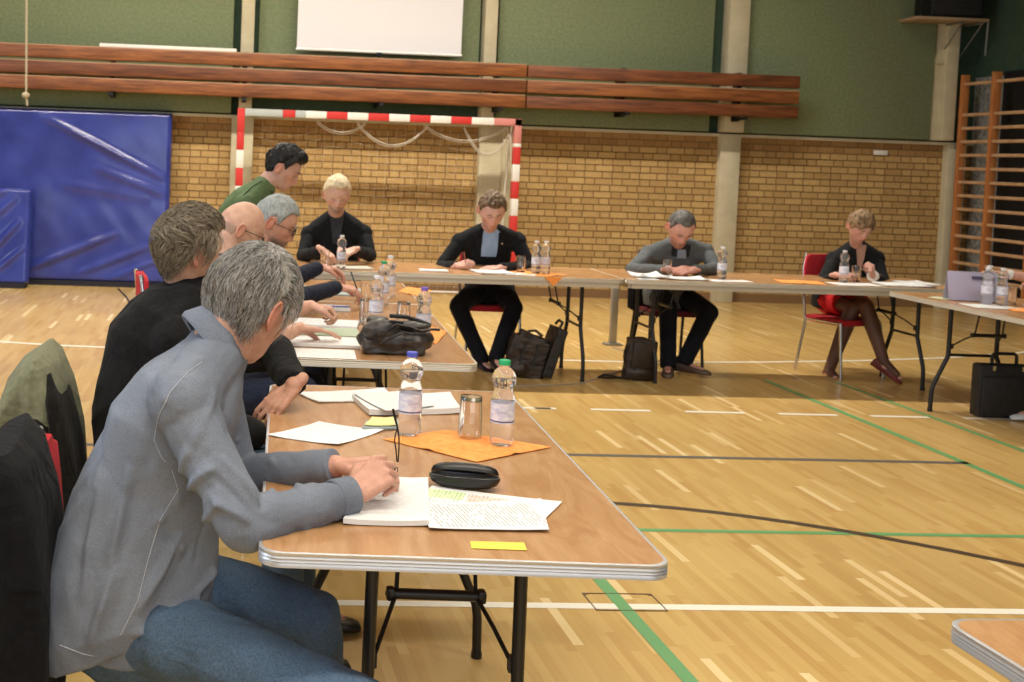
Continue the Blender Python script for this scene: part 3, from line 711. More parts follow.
# middle table papers (bald man, grey haired man)
g_ = 'papers on the middle tables'
sheet((.42, 4.58), A(86), 'white page nearest the edge of the shoulder bag table', P_faint, size=(.21,.297))
sheet((.46, 4.84), A(84), 'open white booklet under the bald man\'s hand', P_plain, h=.012, size=(.22,.31))
sheet((.50, 5.12), A(88), 'green cover folder beyond the bald man\'s hand', P_green, h=.008, size=(.22,.30), name='folder', cat='folder')
sheet((.53, 5.40), A(80), 'white page pile behind the green folder', P_faint, h=.010)
sheet((.57, 5.95), A(86), 'notepad with blue stripe in front of the grey haired man', P_plain, h=.012, size=(.16,.26))
sheet((.57, 5.95), A(86), 'blue strip across the grey haired man\'s notepad', mat('blue_strip', (.10,.13,.42), .5), h=.002, size=(.03,.26), z=TZ+.016, name='paper_strip', cat='note')
sheet((.62, 6.75), A(80), 'grey document spread before the blond man', P_grey, h=.006, size=(.36,.5))
sheet((.80, 7.65), A(86), 'pale magazine at the far end of the middle table', mat('pale_magazine', (.55,.52,.45), .5), h=.006, size=(.22,.32), z=TZ+.0012, name='magazine', cat='magazine') if False else None
sheet((.98, 8.22), A(8), 'pale magazine before the blond man on the far table', mat('pale_magazine', (.55,.52,.45), .5), h=.008, size=(.26,.20), name='magazine', cat='magazine')
# far row papers
sheet((1.55, 8.18), A(88), 'flat white booklet with black edge left of the blue shirt man', P_plain, h=.010, size=(.10,.20), name='booklet', cat='booklet')
sheet((1.98, 8.19), A(10), 'white page the man in the blue shirt writes on', P_faint, h=.010, size=(.26,.22), curl=.006)
sheet((2.16, 8.14), A(-8), 'loose white page right of the blue shirt man', P_faint, h=.003, size=(.21,.16))
sheet((2.36, 8.14), A(4), 'white page under the two touching bottles', P_plain, h=.003, size=(.24,.16), z=TZ+.0012+.008) if False else None
sheet((3.12, 8.20), A(12), 'crumpled white page left before the grey jacket man', P_plain, h=.010, size=(.24,.20), curl=.02, wav=.008)
sheet((3.36, 8.17), A(-4), 'white page beneath the grey jacket man\'s hands', P_faint, h=.006, size=(.30,.21), curl=.008, wav=.004)
sheet((3.68, 8.13), A(6), 'white page under the bottle of the grey jacket man', P_plain, h=.001, size=(.30,.13))
sheet((3.06, 8.075), A(2), 'white page reaching over the front edge of the far table', P_plain, h=.002, size=(.14,.09))
sheet((4.62, 8.16), A(3), 'white page under the woman\'s bottle', P_plain, h=.001, size=(.34,.20))
sheet((4.98, 8.18), A(-3), 'large white page right of the short haired woman', P_faint, h=.008, size=(.32,.22), curl=.01, wav=.004)
sheet((5.10, 8.06+.04), A(0), 'dark folder below the pages right of the woman', mat('dark_folder', (.03,.03,.035), .5), h=.003, size=(.16,.06), name='folder', cat='folder')
sheet((5.18, 8.32), A(5), 'white page pile at the right end of the far table', P_faint, h=.012, size=(.20,.25), curl=.006)
# right edge table
sheet((4.78, 7.36), A(30), 'pale green note near the corner of the right edge table', mat('pale_green_note', (.62,.66,.45), .7), h=.002, size=(.10,.16), name='note_sheet', cat='note')
sheet((4.82, 6.96), A(88), 'white page in front of the purple folder', P_faint, h=.003, size=(.20,.28))
sheet((5.06, 6.45), A(80), 'white page at the front of the right edge table', P_faint, h=.004, size=(.22,.26))
sheet((5.22, 6.95), A(70), 'light blue page right of the bottle cluster', mat('light_blue_page', (.58,.62,.75), .7), h=.004, size=(.21,.28))
# leaning purple grey folder
fo = thing('document_folder', 'pale purple folder propped up on the right edge table', 'folder', (4.90, 7.26, TZ), A(-12))
mb = MB(); mb.box((0, 0, 0), (.30,.006,.19), bev=.002, rot=Matrix.Rotation(A(-14), 3, 'X'))
o = mb.build('front_cover', mat('pale_purple', (.42,.38,.50), .55), fo); o.location = (0, 0, .097)
mb = MB(); mb.box((0, 0, 0), (.30,.004,.19), bev=.002, rot=Matrix.Rotation(A(14), 3, 'X')); o = mb.build('back_cover', mat('pale_purple_back', (.38,.35,.46), .55), fo); o.location = (0, .05, .097)
mb = MB(); mb.box((.055, -.010, .062), (.13,.004,.018), rot=Matrix.Rotation(A(-14), 3, 'X')); o = mb.build('dark_tab', lab_band, fo); o.location = (0, .008, .092)

# ================================================================== ORGANIC MESH (remeshed union)
def bake(o, voxel, smooth=4, sfac=.5, adapt=0):
    r = o.modifiers.new('r', 'REMESH'); r.mode = 'VOXEL'; r.voxel_size = voxel; r.use_smooth_shade = True
    if smooth:
        s = o.modifiers.new('s', 'SMOOTH'); s.factor = sfac; s.iterations = smooth
    dg = bpy.context.evaluated_depsgraph_get(); dg.update()
    me = bpy.data.meshes.new_from_object(o.evaluated_get(dg)); mats = list(o.data.materials); old = o.data
    o.modifiers.clear(); me.name = old.name; o.data = me
    if not me.materials:
        for m in mats: me.materials.append(m)
    bpy.data.meshes.remove(old)
    me.polygons.foreach_set('use_smooth', [True]*len(me.polygons))
    return o
def displace(o, fn):
    me = o.data; me.update(); n = len(me.vertices)
    co = np.empty(n*3); me.vertices.foreach_get('co', co); co = co.reshape(-1,3)
    no = np.empty(n*3); me.vertices.foreach_get('normal', no); no = no.reshape(-1,3)
    d = np.array([fn(V(p), V(q)) for p, q in zip(co, no)])
    co += no*d[:,None]; me.vertices.foreach_set('co', co.ravel()); me.update()
def paint(o, fn, name='Col'):
    me = o.data; a = me.color_attributes.new(name, 'FLOAT_COLOR', 'POINT'); n = len(me.vertices)
    co = np.empty(n*3); me.vertices.foreach_get('co', co); co = co.reshape(-1,3)
    c = np.ones((n,4)); 
    for i, p in enumerate(co): c[i,:3] = fn(V(p))
    a.data.foreach_set('color', c.ravel())

# ================================================================== BAGS
leather = vary(mat('dark_grey_leather', (.05,.042,.038), .38), (.030,.026,.024), (.065,.055,.048), (1,1,1), 40, 4, .3, .002)
brownl = vary(mat('dark_brown_leather', (.04,.022,.014), .5), (.014,.009,.007), (.034,.020,.013), (1,1,1), 20, 4, .25, .003)
blackl = vary(mat('black_nylon', (.008,.008,.009), .55), (.006,.006,.007), (.014,.013,.013), (1,1,1), 30, 3, .2, .002)
def bagblob(name, boxes, m, voxel, parent, amp=.006, fq=14, seed=0, org=None):
    mb = MB()
    for kind, *a in boxes:
        getattr(mb, kind)(*a)
    o = mb.build(name, m, parent); bake(o, voxel, 6)
    displace(o, lambda p, n: amp*(noise.noise(p*fq+V((seed,0,0)))+.5*(1-2*abs(noise.noise(V((p.x*fq*.7, p.y*fq, p.z*fq*2.2))+V((seed,3,0)))))-.2))
    return o
sb = thing('shoulder_bag', 'slouching dark grey leather shoulder bag lying on the middle table', 'bag', (*T2(393,353), TZ+.003), A(-4))
bagblob('bag_body', [('ell',(0,0,.052),(.150,.085,.052)), ('ell',(-.05,0,.075),(.085,.07,.055)), ('ell',(.07,.0,.055),(.095,.075,.045)), ('box',(0,0,.03),(.24,.13,.05))], leather, .005, sb, .010, 16, 1)
bagblob('flap', [('ell',(-.055,-.055,.095),(.075,.035,.045)), ('ell',(-.07,-.01,.128),(.045,.05,.022)), ('ell',(.06,-.01,.112),(.09,.04,.016))], leather, .005, sb, .007, 22, 4)
mb = MB(); mb.tube([(-.03,-.085,.10),(.0,-.09,.125),(.05,-.08,.117),(.10,-.07,.10),(.15,-.06,.108),(.175,-.05,.105)], .011, 8, flat=.5)
mb.tube([(-.075,-.09,.05),(-.085,-.09,.08),(-.06,-.08,.11),(-.02,-.07,.135),(.03,-.06,.13)], .006, 6)
mb.tube([(-.06,-.092,.045),(-.02,-.105,.075),(.03,-.10,.095),(.08,-.09,.09)], .005, 6)
mb.tube([(-.02,-.02,.15),(.05,.0,.145),(.11,.02,.125),(.15,.02,.11)], .009, 8); mb.build('strap', blackl, sb)
bc = thing('briefcase', 'black briefcase with handle standing under the right edge table', 'briefcase', (5.17, 7.26, .0), A(-3))
MB().box((0,0,.18), (.42,.10,.345), bev=.02).build('case_body', blackl, bc)
MB().box((0,-.055,.15), (.38,.02,.25), bev=.008).build('front_pocket', blackl, bc)
mb = MB(); mb.tube([(-.105,0,.35),(-.105,0,.405),(-.09,0,.42),(.04-.0,0,.42),(.055,0,.405),(.055,0,.35)], .011, 8); mb.build('handle', blackl, bc)
mb = MB(); mb.box((-.12,-.052,.33), (.02,.01,.03)); mb.box((.07,-.052,.33), (.02,.01,.03)); mb.box((.15,-.068,.24), (.012,.006,.03)); mb.build('buckle', M['chrome'], bc)
b1 = thing('leather_bag', 'brown leather bag slumped on the floor left of the slim black bag', 'bag', (2.27, 8.28, 0), A(-6))
o = bagblob('bag_body', [('box',(0,0,.15),(.27,.13,.28),0,None,Matrix.Rotation(A(14),3,'Y')), ('box',(.035,-.0,.27),(.20,.10,.09),0,None,Matrix.Rotation(A(20),3,'Y')), ('ell',(-.06,0,.07),(.12,.09,.07))], brownl, .008, b1, .010, 12, 7)
mb = MB(); mb.tube([(-.02,-.06,.30),(.0,-.07,.345),(.05,-.07,.35),(.10,-.06,.31)], .010, 8); mb.build('handle', brownl, b1)
mb = MB(); mb.box((-.04,-.078,.17), (.015,.008,.18), rot=Matrix.Rotation(A(14),3,'Y')); mb.box((.06,-.078,.17), (.015,.008,.18), rot=Matrix.Rotation(A(14),3,'Y')); mb.build('strap', blackl, b1)
b2 = thing('laptop_bag', 'slim black bag leaning against the leg of the far table', 'bag', (2.455, 8.30, 0), 0)
Rb = Matrix.Rotation(A(17), 3, 'Y')
bagblob('bag_body', [('box',(0.0,0,.19),(.07,.26,.36),0,None,Rb)], blackl, .007, b2, .004, 10, 9)
mb = MB(); mb.box((-.045,-.13,.16), (.012,.012,.26), rot=Rb); mb.tube([(.03,-.09,.37),(.055,-.08,.41),(.07,.06,.41),(.055,.09,.38)], .010, 8); mb.build('strap', brownl, b2)
b3 = thing('leather_satchel', 'dark brown upright bag on the floor left of the grey jacket man', 'bag', (3.10, 8.26, 0), A(4))
bagblob('bag_body', [('box',(0,0,.155),(.21,.09,.30),0,None,Matrix.Rotation(A(6),3,'Y')), ('ell',(.0,0,.17),(.125,.07,.155)), ('ell',(.0,0,.06),(.13,.085,.06))], brownl, .008, b3, .006, 9, 11)
MB().box((-.0,-.068,.19), (.17,.012,.18), rot=Matrix.Rotation(A(5),3,'Y'), bev=.005).build('flap', brownl, b3)
mb = MB(); mb.tube([(-.10,-.03,.02),(-.18,-.06,.03),(-.24,-.05,.045),(-.29,-.06,.05),(-.31,-.03,.025),(-.22,.0,.015),(-.10,.0,.02)], .016, 8, flat=.6); mb.build('strap', blackl, b3)
# spectacle case
ec = thing('spectacle_case', 'open black spectacle case lying on the papers of the nearest table', 'case', (*T2(464,489), TZ+.0055), A(-13))
n_ = 32
def shellrings(hs_, yo, zo, tilt, sx=.084, sy=.036):
    R = Matrix.Rotation(A(tilt), 3, 'X'); out = []
    for k, h in hs_:
        out.append([R@V((sx*k*math.copysign(abs(math.cos(a))**.85, math.cos(a)), sy*k*math.sin(a), h))+V((0, yo, zo)) for a in np.linspace(0, 2*PI, n_+1)[:-1]])
    return out
o = MB().loft(shellrings([(.35,0),(.75,.002),(.92,.009),(1,.020),(1,.027),(.94,.0275),(.90,.020),(.6,.006),(.2,.004)], 0, 0, -4)).build('lower_shell', M['black_plastic'], ec)
o = MB().loft(shellrings([(1,0),(1,.006),(.95,.014),(.80,.020),(.45,.024),(.1,.025),(.1,.022),(.75,.016),(.90,.010),(.94,0)], .040, .021, -30, .081, .029)).build('lid', M['black_plastic'], ec)
# pens
def pen(p0, p1, label, m):
    mb = MB(); p0, p1 = V(p0), V(p1); mb.tube([p0, p0.lerp(p1,.08), p1], [.001,.004,.0042], 8); o = mb.build('pen', m); return tag(o, label, 'pen')
# ================================================================== PEOPLE
skin_cache = {}
def skin_mat(name):
    m = mat(name, (.5,.3,.22), .5, spec=.35)
    at = N(m, 'ShaderNodeAttribute'); at.attribute_name = 'Col'; 
    tc = N(m, 'ShaderNodeTexCoord'); nz = N(m, 'ShaderNodeTexNoise'); nz.inputs['Scale'].default_value = 35; nz.inputs['Detail'].default_value = 4; L(m, tc.outputs['Object'], nz.inputs['Vector'])
    mx = N(m, 'ShaderNodeMixRGB'); mx.blend_type = 'OVERLAY'; mx.inputs['Fac'].default_value = .35
    L(m, at.outputs['Color'], mx.inputs[1]); L(m, nz.outputs['Fac'], mx.inputs[2]); L(m, mx.outputs[0], BS(m).inputs['Base Color'])
    BS(m).inputs['Subsurface Weight'].default_value = .08; BS(m).inputs['Subsurface Radius'].default_value = (.01,.004,.002); BS(m).inputs['Subsurface Scale'].default_value = .5
    bp = N(m, 'ShaderNodeBump'); bp.inputs['Strength'].default_value = .25; bp.inputs['Distance'].default_value = .002
    n2 = N(m, 'ShaderNodeTexNoise'); n2.inputs['Scale'].default_value = 160; n2.inputs['Detail'].default_value = 3; L(m, tc.outputs['Object'], n2.inputs['Vector'])
    L(m, n2.outputs['Fac'], bp.inputs['Height']); L(m, bp.outputs[0], BS(m).inputs['Normal'])
    return m
SKIN = skin_mat('skin')

def g_(v, c, w): return np.exp(-((v-c)/w)**2)
wide = 1.0
def head_pts(n, jaw=1.0, nose=1.0, off=None):
    """n: (k,3) unit directions (x right, y face, z up) -> head surface points, metres"""
    x, y, z = n[:,0], n[:,1], n[:,2]
    px, py, pz = .0765*x, .098*y, .118*z
    t = np.clip(-z, 0, 1)
    px = px*(1-.20*t**1.5*jaw)
    up = np.clip(z, 0, 1); px = px*(1+.03*np.sin(up*PI)); 
    back = np.clip(-y, 0, 1)
    py = np.where(y < 0, py*(1-.38*t*1.0), py)
    pz = np.where((y < 0) & (z < 0), pz*(1-.30*back), pz)
    py = np.where(y < 0, py*(1+.05*g_(z, .25, .35)), py)
    k = g_(z, -.74, .30)*g_(y, .62, .36)*g_(x, 0, .50)
    py = py+.017*k; pz = pz-.014*k
    py = np.where(y > 0, py*(1-.06*g_(z, -.1, .4)*1), py)
    f = (y > .15).astype(float)*np.clip((y-.15)/.2, 0, 1); ax = np.abs(px); q = pz+.008
    d = .0045*g_(q, .030, .011)*g_(ax, .018, .030)
    d -= .013*g_(ax, .031, .016)*g_(q, .008, .014)
    d += .0055*g_(ax, .031, .012)*g_(q, .007, .009)
    d -= .0022*g_(ax, .031, .013)*g_(q, .0005, .0022)
    pr = np.interp(q, [-.052,-.046,-.040,-.034,-.010,.014,.030], [0,.008,.019,.0235,.0155,.006,0])*nose
    wd = np.interp(q, [-.045,-.030,.02], [.0125,.0115,.0075])
    d += pr*np.exp(-(px/wd)**2)
    d += .008*g_(ax, .0135, .0065)*g_(q, -.038, .008)*nose
    d += .0055*g_(q, -.066, .011)*g_(px, 0, .024)
    d -= .0045*g_(q, -.0655, .0022)*g_(px, 0, .022)
    d -= .004*g_(q, -.086, .006)*g_(px, 0, .02)
    d += .005*g_(ax, .048, .016)*g_(q, -.012, .02)
    d -= .0035*g_(ax, .040, .010)*g_(q, -.055, .022)
    py = py+d*f
    px = px*wide
    P = np.stack([px, py, pz], 1)
    if off is not None:
        nn = np.stack([x/.0765, y/.098, z/.118], 1); nn /= np.linalg.norm(nn, axis=1)[:,None]; P = P+nn*off[:,None]
    return P
def sph(nu, nv):
    dirs = []
    for j in range(1, nv):
        a = PI*j/nv-PI/2
        for i in range(nu):
            b = 2*PI*i/nu; dirs.append((math.cos(a)*math.cos(b), math.cos(a)*math.sin(b), math.sin(a)))
    return np.array(dirs)
def sph_faces(nu, nv):
    fs = [(j*nu+i, j*nu+(i+1) % nu, (j+1)*nu+(i+1) % nu, (j+1)*nu+i) for j in range(nv-2) for i in range(nu)]
    fs.append(tuple(range(nu))[::-1]); fs.append(tuple((nv-2)*nu+i for i in range(nu))); return fs
def add_ear(mb, T, sx, s):
    c = V((sx*.079, -.010, -.010))
    pts = []
    for a in range(-60, 215, 18):
        r = math.radians(a+90); 
        pts.append(c+V((sx*(.012+.004*math.cos(r)), -.016*math.sin(r-PI/2)*1.0 if False else .017*math.cos(r)*-1*-1 if False else -.016*math.sin(math.radians(a)), .030*math.cos(math.radians(a))*1.0)))
    # rim: from lobe, round the back and top, to the front root
    rim = []
    for a in np.linspace(-150, 60, 15):
        t = math.radians(a); rim.append(c+V((sx*(.013-.007*max(0, math.cos(t-PI*.35))), .017*math.sin(t)+(-.003), .031*math.cos(t))))
    mb.tube([T(p) for p in rim], .0042*s, 8)
    mb.ell(T(c+V((sx*.003, 0, 0))), (.006*s,.015*s,.027*s), T.R, 12)
    mb.ell(T(c+V((sx*.007, -.003, -.026))), (.005*s,.008*s,.010*s), T.R, 10)
    mb.ell(T(c+V((sx*.004, .010, -.004))), (.005*s,.005*s,.008*s), T.R, 8)
class HT:
    def __init__(s, c, F, U, sc): s.c = V(c); s.R = frame(F, U); s.s = sc; s.Ri = s.R.transposed()
    def __call__(s, p): return s.c+s.R@(V(p)*s.s)
    def inv(s, P): return s.Ri@(V(P)-s.c)/s.s
def hairmask(P, style):
    y, z, x = P[:,1], P[:,2], np.abs(P[:,0])
    rc = style.get('recede', 0); nape = style.get('nape', -.070)
    hl = np.interp(y, [-.11,-.055,-.035,-.022,.0,.012,.022,.038,.055,.07,.10], [nape, nape, -.045, .012, .026, .010, -.006, .030+rc*.6, .050+rc, .060+rc, .068+rc])
    if style.get('cover'): hl = hl-style['cover']*np.exp(-((y+.002)/.024)**2)
    if style.get('side_only'):
        m = np.clip((z-hl)/.012, 0, 1)*np.clip((style['side_only']-z)/.02, 0, 1)*np.clip((.03-y)/.02, 0, 1); return m
    hl = hl+style.get('temple', .014)*g_(x, .05, .018)*(y > .03)
    m = np.clip((z-hl)/.014, 0, 1)
    if style.get('crown'):
        m = m*(1-style['crown']*np.exp(-(P[:,0]/.04)**2-((y-.01)/.06)**2)*(z > .08))
    return m
def hand(mb, Wp, D, Nn, side, curl=(.5,.6,.4), s=1.0, spread=.06, thumb=(.55,.5), pinch=None):
    D = V(D).normalized(); Nn = (V(Nn)-D*V(Nn).dot(D)).normalized(); S = D.cross(Nn)
    P = lambda a, b, c: V(Wp)+(D*a+S*b*side+Nn*c)*s
    r = .0094*s
    mb.cap(V(Wp)-D*.03*s, .026*s, P(.02,0,0), .024*s, 14, flat=.75)
    kn = [(.090,-.0325),(.094,-.011),(.089,.0105),(.080,.031)]
    for a, b in kn: mb.cap(P(.012, b*.55, 0), .016*s, P(a, b, 0), .0112*s, 12)
    mb.ell(P(.05,0,-.004), (.030*s,.012*s,.042*s), Matrix((S, Nn, D)).transposed(), 14)
    ls = [(.043,.026,.021),(.047,.029,.022),(.043,.027,.021),(.034,.021,.019)]; rr = [1,1.02,.98,.86]
    for i, ((a, b), l3) in enumerate(zip(kn, ls)):
        p = P(a, b, 0); ang = 0; sp = (i-1.4)*spread
        for j in range(3):
            ang += curl[j]*(1+.10*(i-1.5)*(1 if j == 0 else .4)) 
            d = (D*math.cos(ang)-Nn*math.sin(ang)+S*side*sp*math.cos(ang)*1.0).normalized()
            q = p+d*l3[j]*s; ra = r*rr[i]*(1-.07*j); rb = r*rr[i]*(.93-.09*j)
            mb.cap(p, ra, q, rb, 10); p = q
    p = P(.022, -.024, -.006); d1 = (D*.72-S*side*.62-Nn*.25).normalized(); q = p+d1*.042*s
    mb.cap(p, .0165*s, q, .0135*s, 12)
    d2 = (D*(.92)-S*side*(.25-thumb[0]*.6)-Nn*thumb[0]).normalized(); q2 = q+d2*.032*s; mb.cap(q, .0132*s, q2, .0118*s, 12)
    d3 = (D*.9+S*side*.25*thumb[1]-Nn*(thumb[0]+.2)).normalized(); q3 = q2+d3*.025*s; mb.cap(q2, .0116*s, q3, .0092*s, 12)
    return q3
def torso(mb, J, s, inf=0, k=1.0, lo=0, hi=7, hem=None, belly=0):
    pel, mid, chs, nck = J['pel'], J['mid'], J['chs'], J['nck']
    hl = (J['hip'][1]-J['hip'][0]).normalized(); sl = (J['sh'][1]-J['sh'][0]).normalized()
    u0 = (mid-pel).normalized()
    c = [pel-u0*.09*s, pel, pel.lerp(mid,.5), mid, mid.lerp(chs,.6), chs, chs.lerp(nck,.45), chs.lerp(nck,.8), nck]
    w = [.165,.180,.170,.160,.165,.175,.165,.115,.062]; d = [.120,.130,.125,.120,.122,.125,.108,.080,.060]; lt = [0,0,.2,.5,.7,1,1,1,1]
    rings = []; n = 36
    for i in range(len(c)):
        t = (c[min(i+1, len(c)-1)]-c[max(i-1, 0)]).normalized(); a = hl.lerp(sl, lt[i]); a = (a-t*a.dot(t)).normalized(); b = t.cross(a)   # a: to the person's left; b: t x a
        # forward direction: up x left = -? (left x up = ... ) chosen so b points to the back
        W_, D_ = (w[i]*k+inf)*s, (d[i]*k+inf)*s
        bl_ = belly*math.exp(-((i-2.6)/1.3)**2)*s
        ring = []
        for j in range(n):
            th = 2*PI*j/n; cs, sn = math.cos(th), math.sin(th); e = 2/2.5
            x_ = W_*math.copysign(abs(cs)**e, cs); y_ = D_*math.copysign(abs(sn)**e, sn)
            if sn < 0: y_ -= bl_*abs(sn)
            ring.append(c[i]+a*x_+b*y_*(1 if True else -1))
        rings.append(ring)
    if hem is not None: rings = [[p+(hem if True else V()) for p in rings[0]]]+rings
    mb.loft(rings[lo:]); 
    for q in (0, 1):
        mb.cap(chs.lerp(nck,.42), .085*k*s+inf, J['sh'][q], (.058*k+inf)*s, 16)
    for q in (0, 1): mb.cap(nck+(nck-chs)*.10, (.050*k+inf)*s, J['sh'][q], (.050*k+inf)*s, 16)
    mb.cap(nck.lerp(chs,.3), (.085*k+inf)*s, nck, (.060*k+inf)*s, 16)
def shoe_mb(mb, an, toe, s, k=None, heel=0, slim=1.0):
    toe = V(toe).normalized(); up = V((0,0,1)); up = (up-toe*up.dot(toe)).normalized(); sd = toe.cross(up)
    rings = []
    for t, hw, h in ((-.075,.018,.05),(-.065,.032,.075),(-.02,.036,.082),(.03,.037,.070),(.08,.042,.052),(.13,.047,.042),(.17,.042,.034),(.195,.028,.026),(.203,.010,.015)):
        ring = []; base = V(an)-up*(.075*s)+toe*t*s
        for j in range(14):
            th = 2*PI*j/14; cs, sn = math.cos(th), math.sin(th)
            ring.append(base+sd*hw*slim*s*math.copysign(abs(cs)**.7, cs)+up*(h*s*.5*(1+math.copysign(abs(sn)**.7, sn))))
        rings.append(ring)
    mb.loft(rings, k=k)
def wrinkle(J, s, amp, fq=9, seed=0, ring=.0022, cap_=None):
    el = J['el']; kn = J['kn']; org = J['org']; ax = J.get('pel')
    pts = [(e-org, .13*s, 95) for e in el]+[(e-org, .12*s, 80) for e in kn]+[(h-org, .13*s, 70) for h in J['hip']]+[(h-org, .10*s, 80) for h in J['sh']]
    pts += [((J['wr'][i]-org).lerp(el[i]-org, .2), .08*s, 110) for i in (0, 1)]
    def fn(p, n):
        v = V((p.x*fq+seed, p.y*fq, p.z*fq*.55)); w = noise.noise_vector(v*.5)*1.3
        a = noise.noise(v+w); r = 1-2.4*abs(a)
        d = amp*(max(-.8, r)*.9+.6*noise.noise(v*2.3+w))
        for c, rad, f in pts:
            q = (p-c); l = q.length
            if l < rad*2: d += ring*math.exp(-(l/rad)**2*1.6)*math.sin(l*f+4*noise.noise(p*9+V((seed,0,0))))
        return d-amp*.15
    return fn
def glasses(T, m, parent, org, s=1.0, thick=.0017):
    mb = MB(); yf = .103
    for sx in (-1, 1):
        ring = [T(V((sx*.031+.024*math.cos(a), yf-.006*abs(math.cos(a)*.6+sx*.6)*1, -.004+.017*math.sin(a)))) for a in np.linspace(0, 2*PI, 21)]
        mb.tube(ring, thick*1.4*s, 6)
        mb.tube([T((sx*.055,yf-.006,.004)), T((sx*.074,.085,.004)), T((sx*.081,.02,.002)), T((sx*.082,-.012,-.002)), T((sx*.080,-.028,-.022))], thick*s, 6)
    mb.tube([T((-.008,yf,-.0)), T((0,yf+.004,.003)), T((.008,yf,0))], thick*s, 6)
    return mb.build('glasses', m, parent, org=org)
def brows(T, m, parent, org, s):
    for sx in (-1, 1):
        MB().tube([T(V((sx*.016,.098,.020))), T(V((sx*.030,.099,.025))), T(V((sx*.048,.088,.020)))], [.0035*s,.0045*s,.0028*s], 6, flat=.6).build('eyebrow', m, parent, org=org)
def collar_mb(J, T, s, r=.066, h=.035, flare=.012, tilt=(0,0,0), gap=.35, th=.0035):
    nck = J['nck']; ax = (T(V((0,-.03,-.07)))-nck).normalized(); ax = (ax+V(tilt)).normalized()
    F = J['fwd']; f = (F-ax*F.dot(ax)).normalized(); sd = f.cross(ax); mb = MB(); n = 34; outer, inner, o2, i2 = [], [], [], []
    vs = []; 
    for i in range(n+1):
        a = gap/2+(2*PI-gap)*i/n; d = f*math.cos(a)+sd*math.sin(a); rr = r*s*(1+.10*max(0, math.cos(a)))
        b0 = nck-ax*.012*s+d*(rr+flare*s*1.3); t0 = nck+ax*h*s*(1-.25*max(0, math.cos(a)))+d*rr*.93; dn = nck+ax*.002*s+d*(rr+flare*1.6*s)
        vs += [b0-d*th, t0-d*th, t0+d*th*.6+ax*.002, dn+d*th*.5, dn-d*.001, b0]
    fs = []
    for i in range(n):
        for j in range(6): fs.append((i*6+j, i*6+(j+1) % 6, (i+1)*6+(j+1) % 6, (i+1)*6+j))
    fs.append(tuple(range(6))); fs.append(tuple(n*6+j for j in range(6))[::-1])
    mb.add(vs, fs); return mb

def surf_patch(tgt, O, A_, B_, Nv, rows, m, name, parent, org, off=.003, th=.003, cols=10):
    """rows: list of (b, a_left, a_right) in plane O+a*A+b*B, projected along -Nv on tgt (coordinates local to org)"""
    me = tgt.data; bvh = BVHTree.FromPolygons([v.co[:] for v in me.vertices], [p.vertices[:] for p in me.polygons])
    O = V(O)-org; top, bot = [], []; n = cols
    for b, a0, a1 in rows:
        for i in range(n+1):
            a = a0+(a1-a0)*i/n; P = O+A_*a+B_*b
            h = bvh.ray_cast(P+Nv*.5, -Nv)
            q = h[0] if h[0] is not None else bvh.find_nearest(P)[0]
            top.append(q+Nv*(off+th)); bot.append(q+Nv*(off-.012))
    R_ = len(rows); mb = MB(); q = [(j*(n+1)+i, j*(n+1)+i+1, (j+1)*(n+1)+i+1, (j+1)*(n+1)+i) for j in range(R_-1) for i in range(n)]
    mb.add(top, q); mb.add(bot, [f[::-1] for f in q]); N1 = R_*(n+1)
    bd = [i for i in range(n)]+[j*(n+1)+n for j in range(R_-1)]+[(R_-1)*(n+1)+i for i in range(n, 0, -1)]+[j*(n+1) for j in range(R_-1, 0, -1)]
    for a, b in zip(bd, bd[1:]+bd[:1]): mb.f.append((a, b, N1+b, N1+a)); mb.m.append(0)
    return mb.build(name, m, parent)

def strands(T, style, count, length, cols, org, parent, rad=.0006, lift=.010, flow=None, seed=1, name='hair_strands', steps=5, curlv=.25):
    r = random.Random(seed); mb = MB(); D = []
    while len(D) < count:
        v = V((r.gauss(0,1), r.gauss(0,1), r.gauss(0,1))).normalized(); D.append(v)
    Dn = np.array([v[:] for v in D]); P0 = head_pts(Dn); mk = hairmask(P0, style)
    t0 = style.get('t', .01)
    for i in range(count):
        if mk[i] < .25+r.random()*.3: continue
        v = D[i].copy(); ln = length*(.55+.7*r.random()); sd = V((r.gauss(0,curlv), r.gauss(0,curlv), r.gauss(0,curlv)))
        dirs = []; 
        for j in range(steps+1):
            dirs.append(v.copy()); f = flow(v, P0[i])+sd*(.5+.2*j); f = f-v*f.dot(v)
            if f.length > 1e-6: f.normalize()
            v = (v+f*(ln/steps)/.10).normalized()
        Pn = head_pts(np.array([q[:] for q in dirs])); 
        pts = []
        for j in range(steps+1):
            tt = j/steps; pts.append(T(V(Pn[j])+dirs[j]*(t0*.6+lift*(.25+.75*math.sin(tt*PI*.62))*(.6+.8*r.random()*.5))))
        wv = [rad, rad, rad*.9, rad*.75, rad*.55, rad*.2][:steps+1]
        k = r.choices(range(len(cols)), weights=[c[1] for c in cols])[0]
        if style.get('dark_nape') and P0[i][2] < -.045 and r.random() < .75: k = 2
        mb.tube(pts, wv, 3, k=k, cap=False)
    return mb.build(name, [c[0] for c in cols], parent, org=org)

